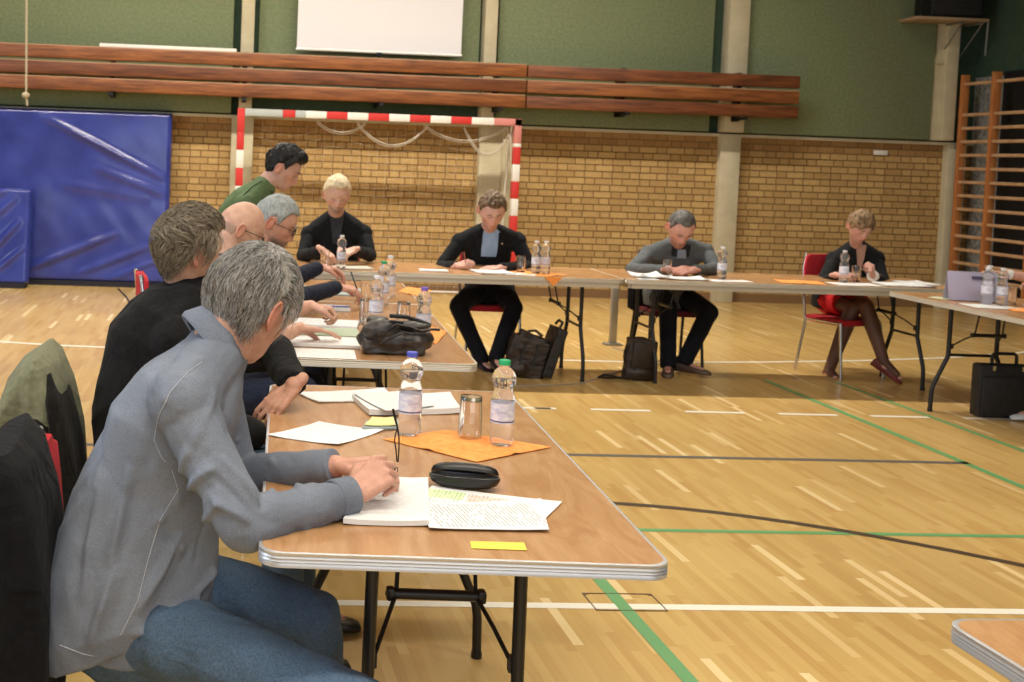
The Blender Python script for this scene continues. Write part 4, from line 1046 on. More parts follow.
def person(label, J, s=1.0, top=None, legs=None, hairm=None, hair=None, shoes=None, voxel=.006, skin=(.56,.33,.235), hands=None, sleeve='long', wr_amp=.004,
           top_name='jacket', belly=0, glass=None, feet=True, hseg=(96,72), female=False, top_inf=.014, leg_inf=.008, brow=None, lip=(.45,.17,.14), stubble=None, loose=1.0, topvox=None, crown_red=0):
    org = V((J['pel'].x, J['pel'].y, 0)); J['org'] = org
    lat = J.get('lat'); F = J['fwd'] = V(J['fwd']).normalized(); lat = V((0,0,1)).cross(F).normalized()   # to the person's left
    if 'mid' not in J: J['mid'] = J['pel'].lerp(J['chs'], .5)-F*.03
    if 'hip' not in J: J['hip'] = [J['pel']-lat*.088*s+F*.02, J['pel']+lat*.088*s+F*.02]
    T = HT(J['hd'], J['hF'], J.get('hU', (0,0,1)), s*J.get('hs', 1.0)); J['T'] = T; hs = T.s
    mb = MB()
    nd = sph(*hseg); hp = head_pts(nd, nose=.85 if female else 1.0, jaw=1.5 if female else 1)
    mb.add([T(V(p)) for p in hp], sph_faces(*hseg))
    for sx in (-1, 1): add_ear(mb, T, sx, hs)
    nb = T(V((0,-.022,-.045)))
    mb.cap(J['nck']-(nb-J['nck'])*.35, (J.get('nr',.060) if not female else .048)*s, nb, (J.get('nr',.058) if not female else .045)*s, 36)
    torso(mb, J, s, 0, .86)
    for q in (0, 1):
        mb.cap(J['sh'][q], .046*s, J['el'][q], .037*s, 14)
        a, b = J['el'][q], J['wr'][q]; m1 = a.lerp(b, .35)
        mb.cap(a, .037*s, m1, .040*s, 14); mb.cap(m1, .040*s, b, .0265*s, 14)
        h = hands[q] if hands else dict(D=(b-a), N=(0,0,1))
        tip = hand(mb, b, h['D'], h['N'], 1 if q == 0 else -1, h.get('curl', (.4,.6,.4)), s*.98 if not female else s*.93, h.get('spread', .05), h.get('thumb', (.45,.4)))
        mb.cap(J['hip'][q], .080*s, J['kn'][q], .052*s, 14)
        a, b = J['kn'][q], J['an'][q]; m1 = a.lerp(b, .32)
        mb.cap(a, .050*s, m1, .054*s, 14); mb.cap(m1, .054*s, b, .034*s, 14)
        td = V(J['toe'][q]).normalized(); mb.cap(b-V((0,0,.03*s)), .034*s, b+td*.13*s-V((0,0,.045*s)), .024*s, 12)
    body = mb.build('person', SKIN, org=org); bake(body, voxel, 2 if voxel < .0045 else 1, .5)
    tag(body, label, 'person')
    # colour by region
    me = body.data; n = len(me.vertices); co = np.empty(n*3); me.vertices.foreach_get('co', co); co = co.reshape(-1,3)+np.array(org)
    hl = ((co-np.array(T.c))@np.array(T.R))/hs
    c = np.tile(np.array(skin), (n,1)); nearh = (np.linalg.norm(hl, axis=1) < .16)
    ax = np.abs(hl[:,0]); q = hl[:,2]+.008; front = hl[:,1] > .04
    def mixc(c, tgt, w): return c*(1-w[:,None])+np.array(tgt)*w[:,None]
    rd = tuple(np.array(skin)*np.array((1.02,.72,.68)))
    c = mixc(c, rd, np.clip(nearh*front*(g_(ax, .045, .022)*g_(q, -.025, .02)*.6+g_(hl[:,0], 0, .014)*g_(q, -.032, .016)*.6), 0, 1))
    c = mixc(c, rd, nearh*(ax > .080)*.75)
    c = mixc(c, lip, nearh*front*g_(q, -.066, .008)*g_(hl[:,0], 0, .024)*.85)
    c = mixc(c, tuple(np.array(skin)*.45), nearh*front*np.exp(-((ax-.031)/.014)**2-((q-.001)/.0036)**2)*.9)
    if stubble is not None:
        w = nearh*(hl[:,1] > .0)*np.clip((-.045-q)/.02, 0, 1)*np.clip((hl[:,1]+.0)/.03, 0, 1)
        w = np.maximum(w, nearh*front*g_(q, -.053, .006)*g_(hl[:,0], 0, .03)); w = w*(1-g_(q, -.066, .006)*g_(hl[:,0], 0, .022)); c = mixc(c, stubble, w*.85)
    # hands a little redder at the knuckles
    for w_ in J['wr']: c = mixc(c, rd, .25*np.exp(-(np.linalg.norm(co-np.array(w_)-0, axis=1)/.12)**2))
    col = np.ones((n,4)); col[:,:3] = c; a = me.color_attributes.new('Col', 'FLOAT_COLOR', 'POINT'); a.data.foreach_set('color', col.ravel())
    R_ = dict(body=body, T=T, org=org)
    if hair is not None:
        nd = sph(110, 84); P = head_pts(nd); mk = hairmask(P, hair); t = hair.get('t', .012)
        topv = np.clip(nd[:,2], 0, 1); rag = np.array([noise.noise(V(d)*hair.get('fq', 5)+V((hair.get('seed', 1),0,0))) for d in nd])
        fine = np.array([noise.noise(V((d[0]*22, d[1]*8, d[2]*16))) for d in nd])
        th = t*(.55+.55*topv)+mk*(rag*hair.get('amp', .35)*t+fine*t*.28)
        th = th+hair.get('quiff', 0)*g_(nd[:,1], .6, .3)*g_(nd[:,2], .75, .3)
        off = -.007+mk**.8*(.007+th)
        P = head_pts(nd, off=off)
        mb = MB(); mb.add([T(V(p)) for p in P], sph_faces(110, 84)); R_['hair'] = mb.build('hair', hairm, body, org=org)
    if brow is not None: brows(T, brow, body, org, hs)
    if glass is not None: glasses(T, glass, body, org, hs)
    tv = topvox or max(voxel, .006)
    if top is not None:
        mb = MB(); torso(mb, J, s, top_inf, 1.0, belly=belly)
        for q in (0, 1):
            e, w = J['el'][q], J['wr'][q]; mb.cap(J['sh'][q], .060*s*loose, e, .050*s*loose, 16)
            if sleeve == 'long':
                u = (w-e).normalized(); w2 = w-u*.012; mb.cap(e, .050*s*loose, w2, .037*s*loose, 16, end1=False)
        if 'extra' in J: J['extra'](mb)
        t = mb.build(top_name, top, body, org=org); bake(t, tv, 5); displace(t, wrinkle(J, s, wr_amp, seed=hash_(label))); R_['top'] = t
    if legs is not None:
        mb = MB(); k = 1
        pr = J.get('prad', (.165,.14,.12)); mb.ell(J['pel']-V((0,0,J.get('pdz', .01))), (pr[0]*s,pr[1]*s,pr[2]*s), frame(F), 26)
        for q in (0, 1):
            mb.cap(J['hip'][q], (.088+leg_inf)*s, J['kn'][q], (.060+leg_inf)*s, 18)
            a, b = J['kn'][q], J['an'][q]; u = (b-a).normalized(); mb.cap(a, (.060+leg_inf)*s, b+u*.028, (.048+leg_inf)*s, 18, end1=False)
        t = mb.build('trousers', legs, body, org=org); bake(t, max(tv, .007), 5); displace(t, wrinkle(J, s, .006 if J.get('extra') else .003, seed=3+hash_(label))); R_['legs'] = t
    if shoes is not None:
        for q in (0, 1):
            mb = MB(); shoe_mb(mb, J['an'][q], J['toe'][q], s); mb.build('shoe', shoes, body, org=org)
    return R_
def hash_(t): return sum(ord(c) for c in t) % 97
W = at_y
def rig(**k): return {a: ([V(x) for x in b] if isinstance(b, list) else (V(b) if not isinstance(b, (int, float)) else b)) for a, b in k.items()}

hm = {}
def hairmat(name, c1, c2, sc=(60,60,12)):
    m = mat(name, c1, .55, spec=.3); vary(m, c1, c2, sc, 1.6, 4, .5, .004, .35, .65); hm[name] = m; return m
black_wool = cloth('black_sweater', (.006,.006,.007), (.012,.0115,.012), 90, .5)
dark_suit = cloth('dark_suit', (.007,.008,.009), (.012,.013,.015), 60, .35)
grey_tweed = cloth('grey_jacket', (.075,.085,.088), (.135,.145,.148), 160, .4)
navy = cloth('navy_cloth', (.010,.014,.028), (.018,.022,.040), 60, .4)
jeans = cloth('blue_jeans', (.052,.090,.148), (.098,.150,.220), 220, .5, .85, 9, .25)
darkj = cloth('dark_trousers', (.006,.0065,.010), (.010,.011,.015), 60, .35)
shirt_blue = cloth('pale_blue_shirt', (.28,.42,.62), (.36,.50,.70), 30, .3)
green_sw = cloth('green_sweater', (.085,.135,.062), (.125,.185,.085), 70, .5)
shoe_b = mat('black_shoe', (.012,.011,.011), .35); shoe_t = vary(mat('brown_shoe', (.09,.055,.04), .5), (.06,.035,.025), (.12,.08,.06))
GT = .0024
specm = mat('dark_spectacle_frame', (.02,.015,.015), .3)

# ---------------------------------------------------------------- the man in the grey blue shirt, nearest
J = rig(pel=W(140,598,2.66), mid=W(146,515,2.66), chs=W(172,428,2.66), nck=W(214,358,2.68), hd=W(250,304,2.70), hF=(.62,.66,-.43), hU=(.30,.1,1), hs=1.12, nr=.069,
        sh=[W(183,402,2.46), W(212,385,2.88)], el=[W(243,526,2.36), W(236,478,2.86)], wr=[W(354,494,2.50), W(336,466,2.70)],
        kn=[W(362,713,2.28), W(312,617,2.66)], an=[W(366,890,2.28), W(322,780,2.72)], toe=[(1,-.1,0), (1,.1,0)], fwd=(1,.05,0))
J['an'][0].z = J['an'][1].z = .08
def extra1(mb):
    rings = []
    for zb, xb, zf, xf, wy, yc in ((.355,-.368,.52,-.060,.205,2.665), (.42,-.380,.57,-.025,.220,2.665), (.56,-.365,.64,-.005,.205,2.66), (.66,-.335,.70,.0,.195,2.66), (.76,-.30,.78,-.0,.18,2.66), (.86,-.255,.84,.01,.165,2.66), (.92,-.22,.88,.01,.12,2.66)):
        rings.append([V(((xb+xf)/2-(xf-xb)/2*math.copysign(abs(math.cos(t))**.85, math.cos(t)), yc+wy*math.copysign(abs(math.sin(t))**.85, math.sin(t)), (zb+zf)/2-(zf-zb)/2*math.cos(t))) for t in np.linspace(0, 2*PI, 41)[:-1]])
    mb.loft(rings)
J['extra'] = extra1; J['prad'] = (.178,.185,.15); J['hip'] = [V((J['pel'].x+.02, 2.55, .485)), V((J['pel'].x+.02, 2.76, .52))]; J['pdz'] = .045
shirtm = mat('grey_blue_shirt', (.2,.23,.28), .85, spec=.2)
tc = N(shirtm, 'ShaderNodeTexCoord'); nz = N(shirtm, 'ShaderNodeTexNoise'); nz.inputs['Scale'].default_value = 6; nz.inputs['Detail'].default_value = 6; L(shirtm, tc.outputs['Object'], nz.inputs['Vector'])
cr = N(shirtm, 'ShaderNodeValToRGB'); cr.color_ramp.elements[0].color = (.145,.165,.205,1); cr.color_ramp.elements[1].color = (.215,.24,.29,1); cr.color_ramp.elements[0].position = .3; cr.color_ramp.elements[1].position = .7
L(shirtm, nz.outputs['Fac'], cr.inputs[0])
n3 = N(shirtm, 'ShaderNodeTexNoise'); n3.inputs['Scale'].default_value = 320; n3.inputs['Detail'].default_value = 2; L(shirtm, tc.outputs['Object'], n3.inputs['Vector'])
mx = N(shirtm, 'ShaderNodeMixRGB'); mx.blend_type = 'OVERLAY'; mx.inputs['Fac'].default_value = .35; L(shirtm, cr.outputs[0], mx.inputs[1]); L(shirtm, n3.outputs['Fac'], mx.inputs[2]); L(shirtm, mx.outputs[0], BS(shirtm).inputs['Base Color'])
n4 = N(shirtm, 'ShaderNodeTexNoise'); n4.inputs['Scale'].default_value = 6; n4.inputs['Detail'].default_value = 3; n4.inputs['Distortion'].default_value = .5; L(shirtm, tc.outputs['Object'], n4.inputs['Vector'])
b1_ = N(shirtm, 'ShaderNodeBump'); b1_.inputs['Strength'].default_value = .45; b1_.inputs['Distance'].default_value = .03; L(shirtm, n4.outputs['Fac'], b1_.inputs['Height'])
b2_ = N(shirtm, 'ShaderNodeBump'); b2_.inputs['Strength'].default_value = .3; b2_.inputs['Distance'].default_value = .001; L(shirtm, n3.outputs['Fac'], b2_.inputs['Height']); L(shirtm, b1_.outputs[0], b2_.inputs['Normal']); L(shirtm, b2_.outputs[0], BS(shirtm).inputs['Normal'])
greyhair = hairmat('grey_hair', (.16,.15,.13), (.36,.345,.32), (50,50,16))
st = dict(t=.015, amp=.35, fq=4, seed=2, recede=.004, nape=-.096, dark_nape=1)
hands = [dict(D=(.78,.34,.55), N=(-.35,-.75,.55), curl=(.95,1.25,.7), thumb=(.6,.7), spread=.08), dict(D=(.93,-.22,.20), N=(-.05,.15,.97), curl=(.55,.85,.5), thumb=(.6,.5), spread=.08)]
P1 = person('man in faded grey blue shirt and jeans seated nearest, holding his glasses, head turned away', J, 1.0, shirtm, jeans, greyhair, st, shoe_t, .0036, (.58,.325,.235), hands,
            wr_amp=.0042, top_name='shirt', belly=.035, glass=None, topvox=.0052, loose=1.10, hseg=(140,100), brow=greyhair, top_inf=.018)
T = P1['T']
b = P1['body']; org = P1['org']
me = P1['top'].data; bvh = BVHTree.FromPolygons([v.co[:] for v in me.vertices], [p.vertices[:] for p in me.polygons])
def hit1(px, py):
    h = bvh.ray_cast(V((0,0,HC))-org, ray(px, py).normalized()); return None if h[0] is None else (h[0], h[1])
# folds of the cloth: ridges (+) and valleys (-) between two points of the shirt
folds = [(128,478,112,556,.006,.012), (140,470,122,560,-.006,.012), (203,474,160,520,.009,.011), (214,486,170,535,-.009,.012), (218,505,182,548,.008,.011), (176,542,142,604,.008,.012), (190,548,156,606,-.008,.012),
 (213,572,168,612,.010,.012), (208,590,160,622,-.010,.012), (196,600,140,632,.010,.011), (112,575,92,640,.006,.013), (126,580,108,645,-.006,.013), (98,500,84,590,.005,.014), (112,420,96,480,.004,.016),
 (226,462,256,500,.006,.010), (216,478,250,512,-.008,.010), (214,500,246,520,.007,.010), (262,500,262,545,-.009,.010), (272,492,276,542,.008,.010), (284,488,292,536,-.006,.010), (296,486,306,530,.006,.009), (318,482,326,522,-.004,.010), (332,478,338,518,.004,.010),
 (236,440,212,470,.007,.010), (228,432,206,458,-.006,.010), (198,360,165,400,.005,.012), (178,352,150,395,-.005,.014), (214,395,196,440,.004,.012), (262,520,300,530,-.006,.010), (272,462,300,488,.005,.010), (290,460,320,482,-.004,.010), (206,520,196,560,-.006,.012), (150,450,145,500,-.005,.015), (186,455,178,500,.006,.012)]
n = len(me.vertices); co = np.empty(n*3); me.vertices.foreach_get('co', co); co = co.reshape(-1,3); no = np.empty(n*3); me.vertices.foreach_get('normal', no); no = no.reshape(-1,3); dd = np.zeros(n)
for x0, y0, x1, y1, h, w_ in folds:
    p, q = hit1(x0, y0), hit1(x1, y1)
    if p is None or q is None: continue
    a_, b_ = np.array(p[0]), np.array(q[0]); ab = b_-a_; t_ = np.clip(((co-a_)@ab)/(ab@ab), -.3, 1.3); cl = a_+ab*t_[:,None]
    bow = np.sin(np.clip(t_,0,1)*PI); dist = np.linalg.norm(co-cl, axis=1); dd += (2.0 if h > 0 else .9)*h*np.exp(-(dist/(w_*.85))**2)*np.clip(1-np.abs(t_-.5)*1.5, 0, 1)**.6*1.25
co += no*dd[:,None]; me.vertices.foreach_set('co', co.ravel()); me.update()
ax = V((.78,.18,.60)).normalized(); c0 = W(214,343,2.68); f = V((0.55,.1,-.8)); f = (f-ax*f.dot(ax)).normalized(); sd = f.cross(ax); mb = MB(); vs = []; n = 40
for i in range(n+1):
    a_ = .45+(2*PI-.9)*i/n; d = f*math.cos(a_)+sd*math.sin(a_); r_ = .082+.004*noise.noise(V((a_*2,0,0))); up_ = .040-.016*math.cos(a_)
    b0 = c0-ax*.022+d*(r_+.014); m0 = c0-ax*.010+d*(r_+.018); t0 = c0+ax*up_+d*(r_-.004); ti = c0+ax*(up_-.002)+d*(r_-.009); bi = c0-ax*.02+d*(r_-.006)
    vs += [b0, m0, t0, ti, bi]
fs = [(i*5+j, i*5+(j+1) % 5, (i+1)*5+(j+1) % 5, (i+1)*5+j) for i in range(n) for j in range(5)]+[tuple(range(5)), tuple(n*5+j for j in range(5))[::-1]]
mb.add(vs, fs); mb.build('collar', shirtm, b, org=org)
# cuffs
for q in (0, 1):
    w_, e_ = J['wr'][q], J['el'][q]; u = (w_-e_).normalized(); mb = MB()
    mb.tube([w_-u*.055, w_-u*.052, w_-u*.03, w_-u*.006, w_-u*.004], [.041,.0435,.0425,.0415,.038], 26); mb.build('cuff', shirtm, b, org=org)
# stitched seams lying on the cloth
seam_m = mat('pale_stitching', (.48,.50,.54), .8)
me = P1['top'].data; bvh = BVHTree.FromPolygons([v.co[:] for v in me.vertices], [p.vertices[:] for p in me.polygons])
def seam(pts, r=.0011):
    o0 = V((0,0,HC))-org; out = []
    for (x0, y0), (x1, y1) in zip(pts, pts[1:]):
        k = max(2, int(math.hypot(x1-x0, y1-y0)/5))
        for i in range(k):
            t = i/k; d = ray(x0+(x1-x0)*t, y0+(y1-y0)*t).normalized(); h = [q for q in (bvh.ray_cast(o0, d),) if q[0] is not None]
            if h:
                q = min(h, key=lambda a: a[3]); out.append(q[0]+q[1]*.0008)
    return out
mb = MB()
for pts in ([(202,362),(188,372),(170,392),(158,418),(154,440),(162,458),(170,466)], [(172,470),(178,490),(160,520),(148,560),(138,600),(118,640)],
            [(60,645),(84,654),(100,657)]):
    o = seam(pts)
    if len(o) > 2: mb.tube(o, .0008, 5, cap=False)
mb.build('seam', seam_m, b)
# hair strands
cols = [(hairmat('hair_light', (.44,.43,.41), (.60,.59,.57)), 8), (hairmat('hair_mid', (.24,.22,.195), (.33,.31,.28)), 5), (hairmat('hair_dark', (.035,.03,.026), (.07,.06,.05)), 3), (hairmat('hair_fair', (.30,.25,.18), (.38,.32,.23)), 2)]
def flow1(v, p):
    if v.y < -.15 or v.z < .2: return V((.0, .25 if v.y > 0 else -.15, -1))+V((0,-.25,0))*(v.y > -.3)
    return V((.35*v.x, .95, -.25))+V((.25,0,.2))
strands(T, st, 12000, .045, cols, org, b, .00075, .012, flow1, 3, curlv=.3)
# spectacles held in the hands
sg = thing('spectacles', 'dark framed spectacles held upright in the grey shirted man\'s hands', 'glasses', W(396,462,2.60))
o_ = W(396,462,2.60); mb = MB(); P = lambda px, py, y=2.60: W(px, py, y)-o_
mb.tube([P(398,462), P(399,448), P(399,436), P(397,426), P(395,418), P(393,409)], [.0016,.0016,.0018,.0022,.0028,.0026], 8); mb.build('temple_arm', M['black_plastic'], sg)
mb = MB(); mb.tube([P(397,462,2.615), P(396,450,2.615), P(394.5,441,2.615), P(395.5,434,2.615), P(397,430,2.615)], .0016, 8); mb.build('temple_arm', M['black_plastic'], sg)
mb = MB()
for k in (0, 1):
    c = P(396,476)+V((0,.012+.045*k,0)); mb.tube([c+V((.004*math.sin(a), .020*math.cos(a), .016*math.sin(a))) for a in np.linspace(0, 2*PI, 17)], .0012, 6)
mb.build('rims', M['black_plastic'], sg)

# ---------------------------------------------------------------- second man, black sweater
brown_hair = hairmat('brown_hair', (.11,.082,.055), (.21,.165,.115), (45,45,14))
st2 = dict(t=.019, amp=.5, fq=5, seed=9, nape=-.08, recede=.0)
J = rig(pel=W(150,474,3.55), mid=W(143,408,3.55), chs=W(163,343,3.55), nck=W(188,298,3.57), hd=W(190,250,3.57), hF=(.86,.46,-.16), hs=1.02, hU=(.1,0,1),
        sh=[W(176,343,3.40), W(212,324,3.77)], el=[W(212,424,3.34), W(276,352,3.74)], wr=[W(262,436,3.42), W(294,386,3.52)],
        kn=[W(282,470,3.38), W(290,460,3.72)], an=[W(285,610,3.4), W(300,590,3.7)], toe=[(1,0,0), (1,0,0)], fwd=(1,.12,0))
for a in J['an']: a.z = .08
P2 = person('man in black sweater with tousled brown hair seated second, seen from behind', J, 1.0, black_wool, jeans, brown_hair, st2, shoe_b, .0040, (.55,.31,.21),
            [dict(D=(1,0,-.2), N=(0,0,1)), dict(D=(-.70,-.22,-.64), N=(-.45,-.62,.60), curl=(.30,.55,.35), spread=.10, thumb=(.4,.3))], wr_amp=.006, top_name='sweater', hseg=(110,80), top_inf=.03, loose=1.12)
collar_mb(J, P2['T'], 1.0, r=.064, h=.030, flare=.006, gap=.2).build('collar', black_wool, P2['body'], org=P2['org'])
cols2 = [(hairmat('brown_strand', (.18,.14,.095), (.25,.195,.135)), 5), (hairmat('fair_strand', (.32,.27,.19), (.40,.34,.25)), 4), (hairmat('dark_strand', (.04,.03,.022), (.07,.055,.04)), 2)]
def flow2(v, p):
    if v.z > .55: return V((.2, -.9, .5))
    if v.y < -.3: return V((-.1, -.6, .35 if v.z > .1 else -.8))
    return V((0, -.3, -.9))
strands(P2['T'], st2, 7500, .045, cols2, P2['org'], P2['body'], .0009, .022, flow2, 5, curlv=.22)

# ---------------------------------------------------------------- third man, bald with glasses
st3 = dict(t=.0012, side_only=.02, amp=.1, nape=-.07)
J = rig(pel=W(205,402,4.62), chs=W(214,312,4.62), nck=W(226,268,4.62), hd=W(241,229,4.64), hF=(.93,.14,-.42), hs=.95,
        sh=[W(216,300,4.42), W(236,290,4.82)], el=[W(258,345,4.50), W(268,318,4.98)], wr=[W(300,328,4.78), W(311,306,5.10)],
        kn=[W(300,392,4.45), W(310,388,4.80)], an=[W(315,470,4.5), W(318,470,4.8)], toe=[(1,0,0), (1,0,0)], fwd=(1,.1,0))
for a in J['an']: a.z = .08
P3 = person('bald man with dark glasses and bare forearms seated third along the tables', J, 1.0, cloth('slate_shirt', (.05,.06,.075), (.08,.09,.11)), navy, hairmat('thin_grey_hair', (.42,.26,.19), (.46,.31,.23)), st3, shoe_b, .005, (.60,.35,.25),
            [dict(D=(.95,.2,-.1), N=(0,.1,1), curl=(.15,.2,.15), spread=.1), dict(D=(.9,-.1,-.1), N=(0,.2,1), curl=(1.0,1.2,.8))], sleeve='short', top_name='shirt', glass=specm, wr_amp=.004)
# ---------------------------------------------------------------- fourth man, grey hair and glasses
st4 = dict(t=.013, amp=.25, fq=4, seed=3)
J = rig(pel=W(216,360,5.78), chs=W(234,300,5.78), nck=W(256,256,5.78), hd=W(275,222,5.80), hF=(.92,-.12,-.42), hs=1.10,
        sh=[W(246,280,5.60), W(262,272,5.98)], el=[W(292,300,5.62), W(292,279,6.12)], wr=[W(338,287,5.98), W(320,267,6.30)],
        kn=[W(318,345,5.6), W(322,342,5.9)], an=[W(325,420,5.6), W(328,420,5.9)], toe=[(1,0,0), (1,0,0)], fwd=(1,-.05,0))
for a in J['an']: a.z = .08
P4 = person('grey haired man with glasses and dark moustache seated fourth, navy sweater, writing', J, 1.0, navy, darkj, hairmat('silver_hair', (.24,.26,.25), (.38,.40,.39)), st4, shoe_b, .0055, (.58,.31,.22),
            [dict(D=(.95,.1,-.15), N=(0,-.2,1), curl=(.6,.7,.5)), dict(D=(.9,-.1,-.1), N=(0,.2,1), curl=(.6,.6,.4))], top_name='sweater', glass=specm, brow=M['black_plastic'], stubble=(.12,.085,.07))
pen(P4['T'].c*0+W(358,292,6.06), W(351,272,6.12), 'thin pen in the hand of the grey haired man with glasses', M['black_plastic'])
# ---------------------------------------------------------------- standing person in green, bending forward
st5 = dict(t=.026, amp=.35, fq=4, seed=6, quiff=.014)
J = rig(pel=W(213,264,6.98), mid=W(227,238,6.95), chs=W(246,212,6.92), nck=W(263,188,6.9), hd=W(283,168,6.9), hF=(.86,-.15,-.48), hs=1.06,
        sh=[W(246,205,6.74), W(260,198,7.10)], el=[W(248,246,6.74), W(252,240,7.12)], wr=[W(266,280,6.80), W(262,276,7.1)],
        kn=[W(208,320,6.9), W(212,318,7.1)], an=[W(200,395,6.9), W(205,392,7.1)], toe=[(1,0,0), (1,0,0)], fwd=(1,-.05,0))
for a in J['kn']: a.z = .50
for a in J['an']: a.z = .09
P5 = person('dark haired young person in green sweater standing and bending over the tables', J, 1.0, green_sw, darkj, hairmat('black_hair', (.006,.005,.005), (.014,.012,.011), (30,30,20)), st5, shoe_b, .006, (.60,.36,.28), None, top_name='sweater', brow=M['black_plastic'], lip=(.5,.2,.17))
collar_mb(J, P5['T'], 1.0, r=.062, h=.028, flare=.008, gap=.2).build('collar', cloth('dark_green_collar', (.04,.06,.035), (.055,.08,.045)), P5['body'], org=P5['org'])
mb = MB(); me = P5['top'].data; bv5 = BVHTree.FromPolygons([v.co[:] for v in me.vertices], [p.vertices[:] for p in me.polygons]); out = []
for px, py in ((262,181),(252,187),(244,195),(238,204),(234,214)):
    h = bv5.ray_cast(V((0,0,HC))-P5['org'], ray(px, py).normalized())
    if h[0] is not None: out.append(h[0]+h[1]*.001)
if len(out) > 2: mb.tube(out, .003, 5); mb.build('seam', cloth('dark_green_seam', (.03,.045,.025), (.03,.05,.03)), P5['body'])

# ---------------------------------------------------------------- far row, facing the camera
wide = 1.08
def far_person(label, px0, hd, nck, chs, sh, el, wr, kn, an, toe, hF, s=1.0, **k):
    pel = W(px0, 300, 9.0); pel.z = .55
    J = rig(pel=pel, chs=W(*chs), nck=W(*nck), hd=W(*hd), hF=hF, sh=[W(*q) for q in sh], el=[W(*q) for q in el], wr=[W(*q) for q in wr], kn=[W(*q) for q in kn], an=[W(*q) for q in an], toe=toe, fwd=(0,-1,0))
    J['hs'] = k.pop('hs', 1.13); J['mid'] = pel.lerp(J['chs'], .55)+V((0,.03,0))
    return J, person(label, J, s, **k)
hdn = [dict(D=(.5,-.6,-.25), N=(.1,-.2,1), curl=(.6,.7,.4)), dict(D=(-.6,-.5,-.2), N=(-.1,-.2,1), curl=(.5,.6,.4))]
blond = hairmat('blond_hair', (.54,.43,.26), (.72,.62,.43), (40,40,14))
J, P6 = far_person('blond man in dark jacket and open dark shirt at the far left tables', 336, (337,194,8.68), (336,217,8.86), (335,242,8.94), [(310,234,8.86), (363,233,8.86)],
   [(303,256,8.74), (370,255,8.74)], [(322,250,8.40), (354,250,8.38)], [(320,300,8.6), (352,300,8.6)], [(322,350,8.6), (352,350,8.6)], [(0,-1,0), (0,-1,0)], (.05,-.90,-.36),
   top=dark_suit, legs=darkj, hairm=blond, hair=dict(t=.016, amp=.3, fq=4, seed=4), shoes=shoe_b, voxel=.005, skin=(.62,.38,.29), hands=[dict(D=(.62,-.35,-.45), N=(.4,-.5,.7), curl=(.7,.8,.5)), dict(D=(-.75,-.5,-.25), N=(-.1,-.5,.85), curl=(.8,.9,.5))], stubble=(.30,.24,.21), brow=blond)
def vfront(P, J, name, m, w0, w1, top, bot, off=.002):
    O = (J['nck']+J['chs'])/2; X_ = V((1,0,0)); Z_ = V((0,0,1)); Nv = V((0,-1,0))
    rows = [(b, -(w0+(w1-w0)*t), (w0+(w1-w0)*t)) for b, t in ((top+(bot-top)*i/10, i/10) for i in range(11))]
    return surf_patch(P['top'], (J['nck'].x, J['nck'].y, J['nck'].z), X_, Z_, Nv, rows, m, name, P['body'], P['org'], off)
dshirt = cloth('dark_grey_shirt', (.03,.033,.038), (.05,.053,.06), 50, .3)
vfront(P6, J, 'shirt_front', dshirt, .055, .022, .02, -.20)
collar_mb(J, P6['T'], 1.0, r=.064, h=.03, flare=.01, gap=.5).build('collar', dshirt, P6['body'], org=P6['org'])
br7 = hairmat('short_brown_hair', (.085,.052,.028), (.20,.135,.08), (40,40,14))
J, P7 = far_person('man in dark jacket and light blue shirt writing at the far table', 489, (492,210,8.60), (489,231,8.80), (487,254,8.94), [(460,242,8.85), (517,241,8.85)],
   [(440,268,8.76), (529,267,8.76)], [(457,266,8.44), (500,268,8.34)], [(458,306,8.68), (514,308,8.66)], [(482,360,8.62), (496,358,8.42)], [(.2,-1,0), (.0,-1,0)], (-.02,-.82,-.52),
   top=dark_suit, legs=darkj, hairm=br7, hair=dict(t=.018, amp=.4, fq=5, seed=5, quiff=.006), shoes=shoe_b, voxel=.005, skin=(.62,.37,.29), hands=[dict(D=(.55,-.55,.25), N=(-.2,-.6,.7), curl=(1.0,1.0,.6)), dict(D=(-.9,-.25,-.05), N=(0,-.3,1), curl=(.3,.3,.2))], brow=br7)
vfront(P7, J, 'shirt_front', shirt_blue, .070, .060, .02, -.195)
collar_mb(J, P7['T'], 1.0, r=.066, h=.034, flare=.012, gap=.6).build('collar', shirt_blue, P7['body'], org=P7['org'])
mb = MB(); O7 = J['nck']
me = P7['top'].data
lp = surf_patch(P7['top'], J['nck'], V((1,0,0)), V((0,0,1)), V((0,-1,0)), [(-.085-.012*i, .088, .100) for i in range(2)], mat('silver_pin', (.8,.8,.8), .3, .8), 'lapel_pin', P7['body'], P7['org'], .006, .003, 2)
for sx in (-1, 1):
    rows = [(.03,sx*.050,sx*.075), (-.03,sx*.062,sx*.105), (-.09,sx*.060,sx*.120), (-.10,sx*.062,sx*.102), (-.15,sx*.062,sx*.085), (-.20,sx*.058,sx*.068)]
    surf_patch(P7['top'], J['nck'], V((1,0,0)), V((0,0,1)), V((0,-1,0)), rows, dark_suit, 'lapel', P7['body'], P7['org'], .004, .005, 4)
pen(W(466,268,8.36), W(464,252,8.42), 'thin pen upright in the hand of the blue shirt man', mat('red_pen', (.35,.08,.05), .4))
dk8 = hairmat('short_dark_hair', (.05,.045,.04), (.16,.15,.14), (40,40,14))
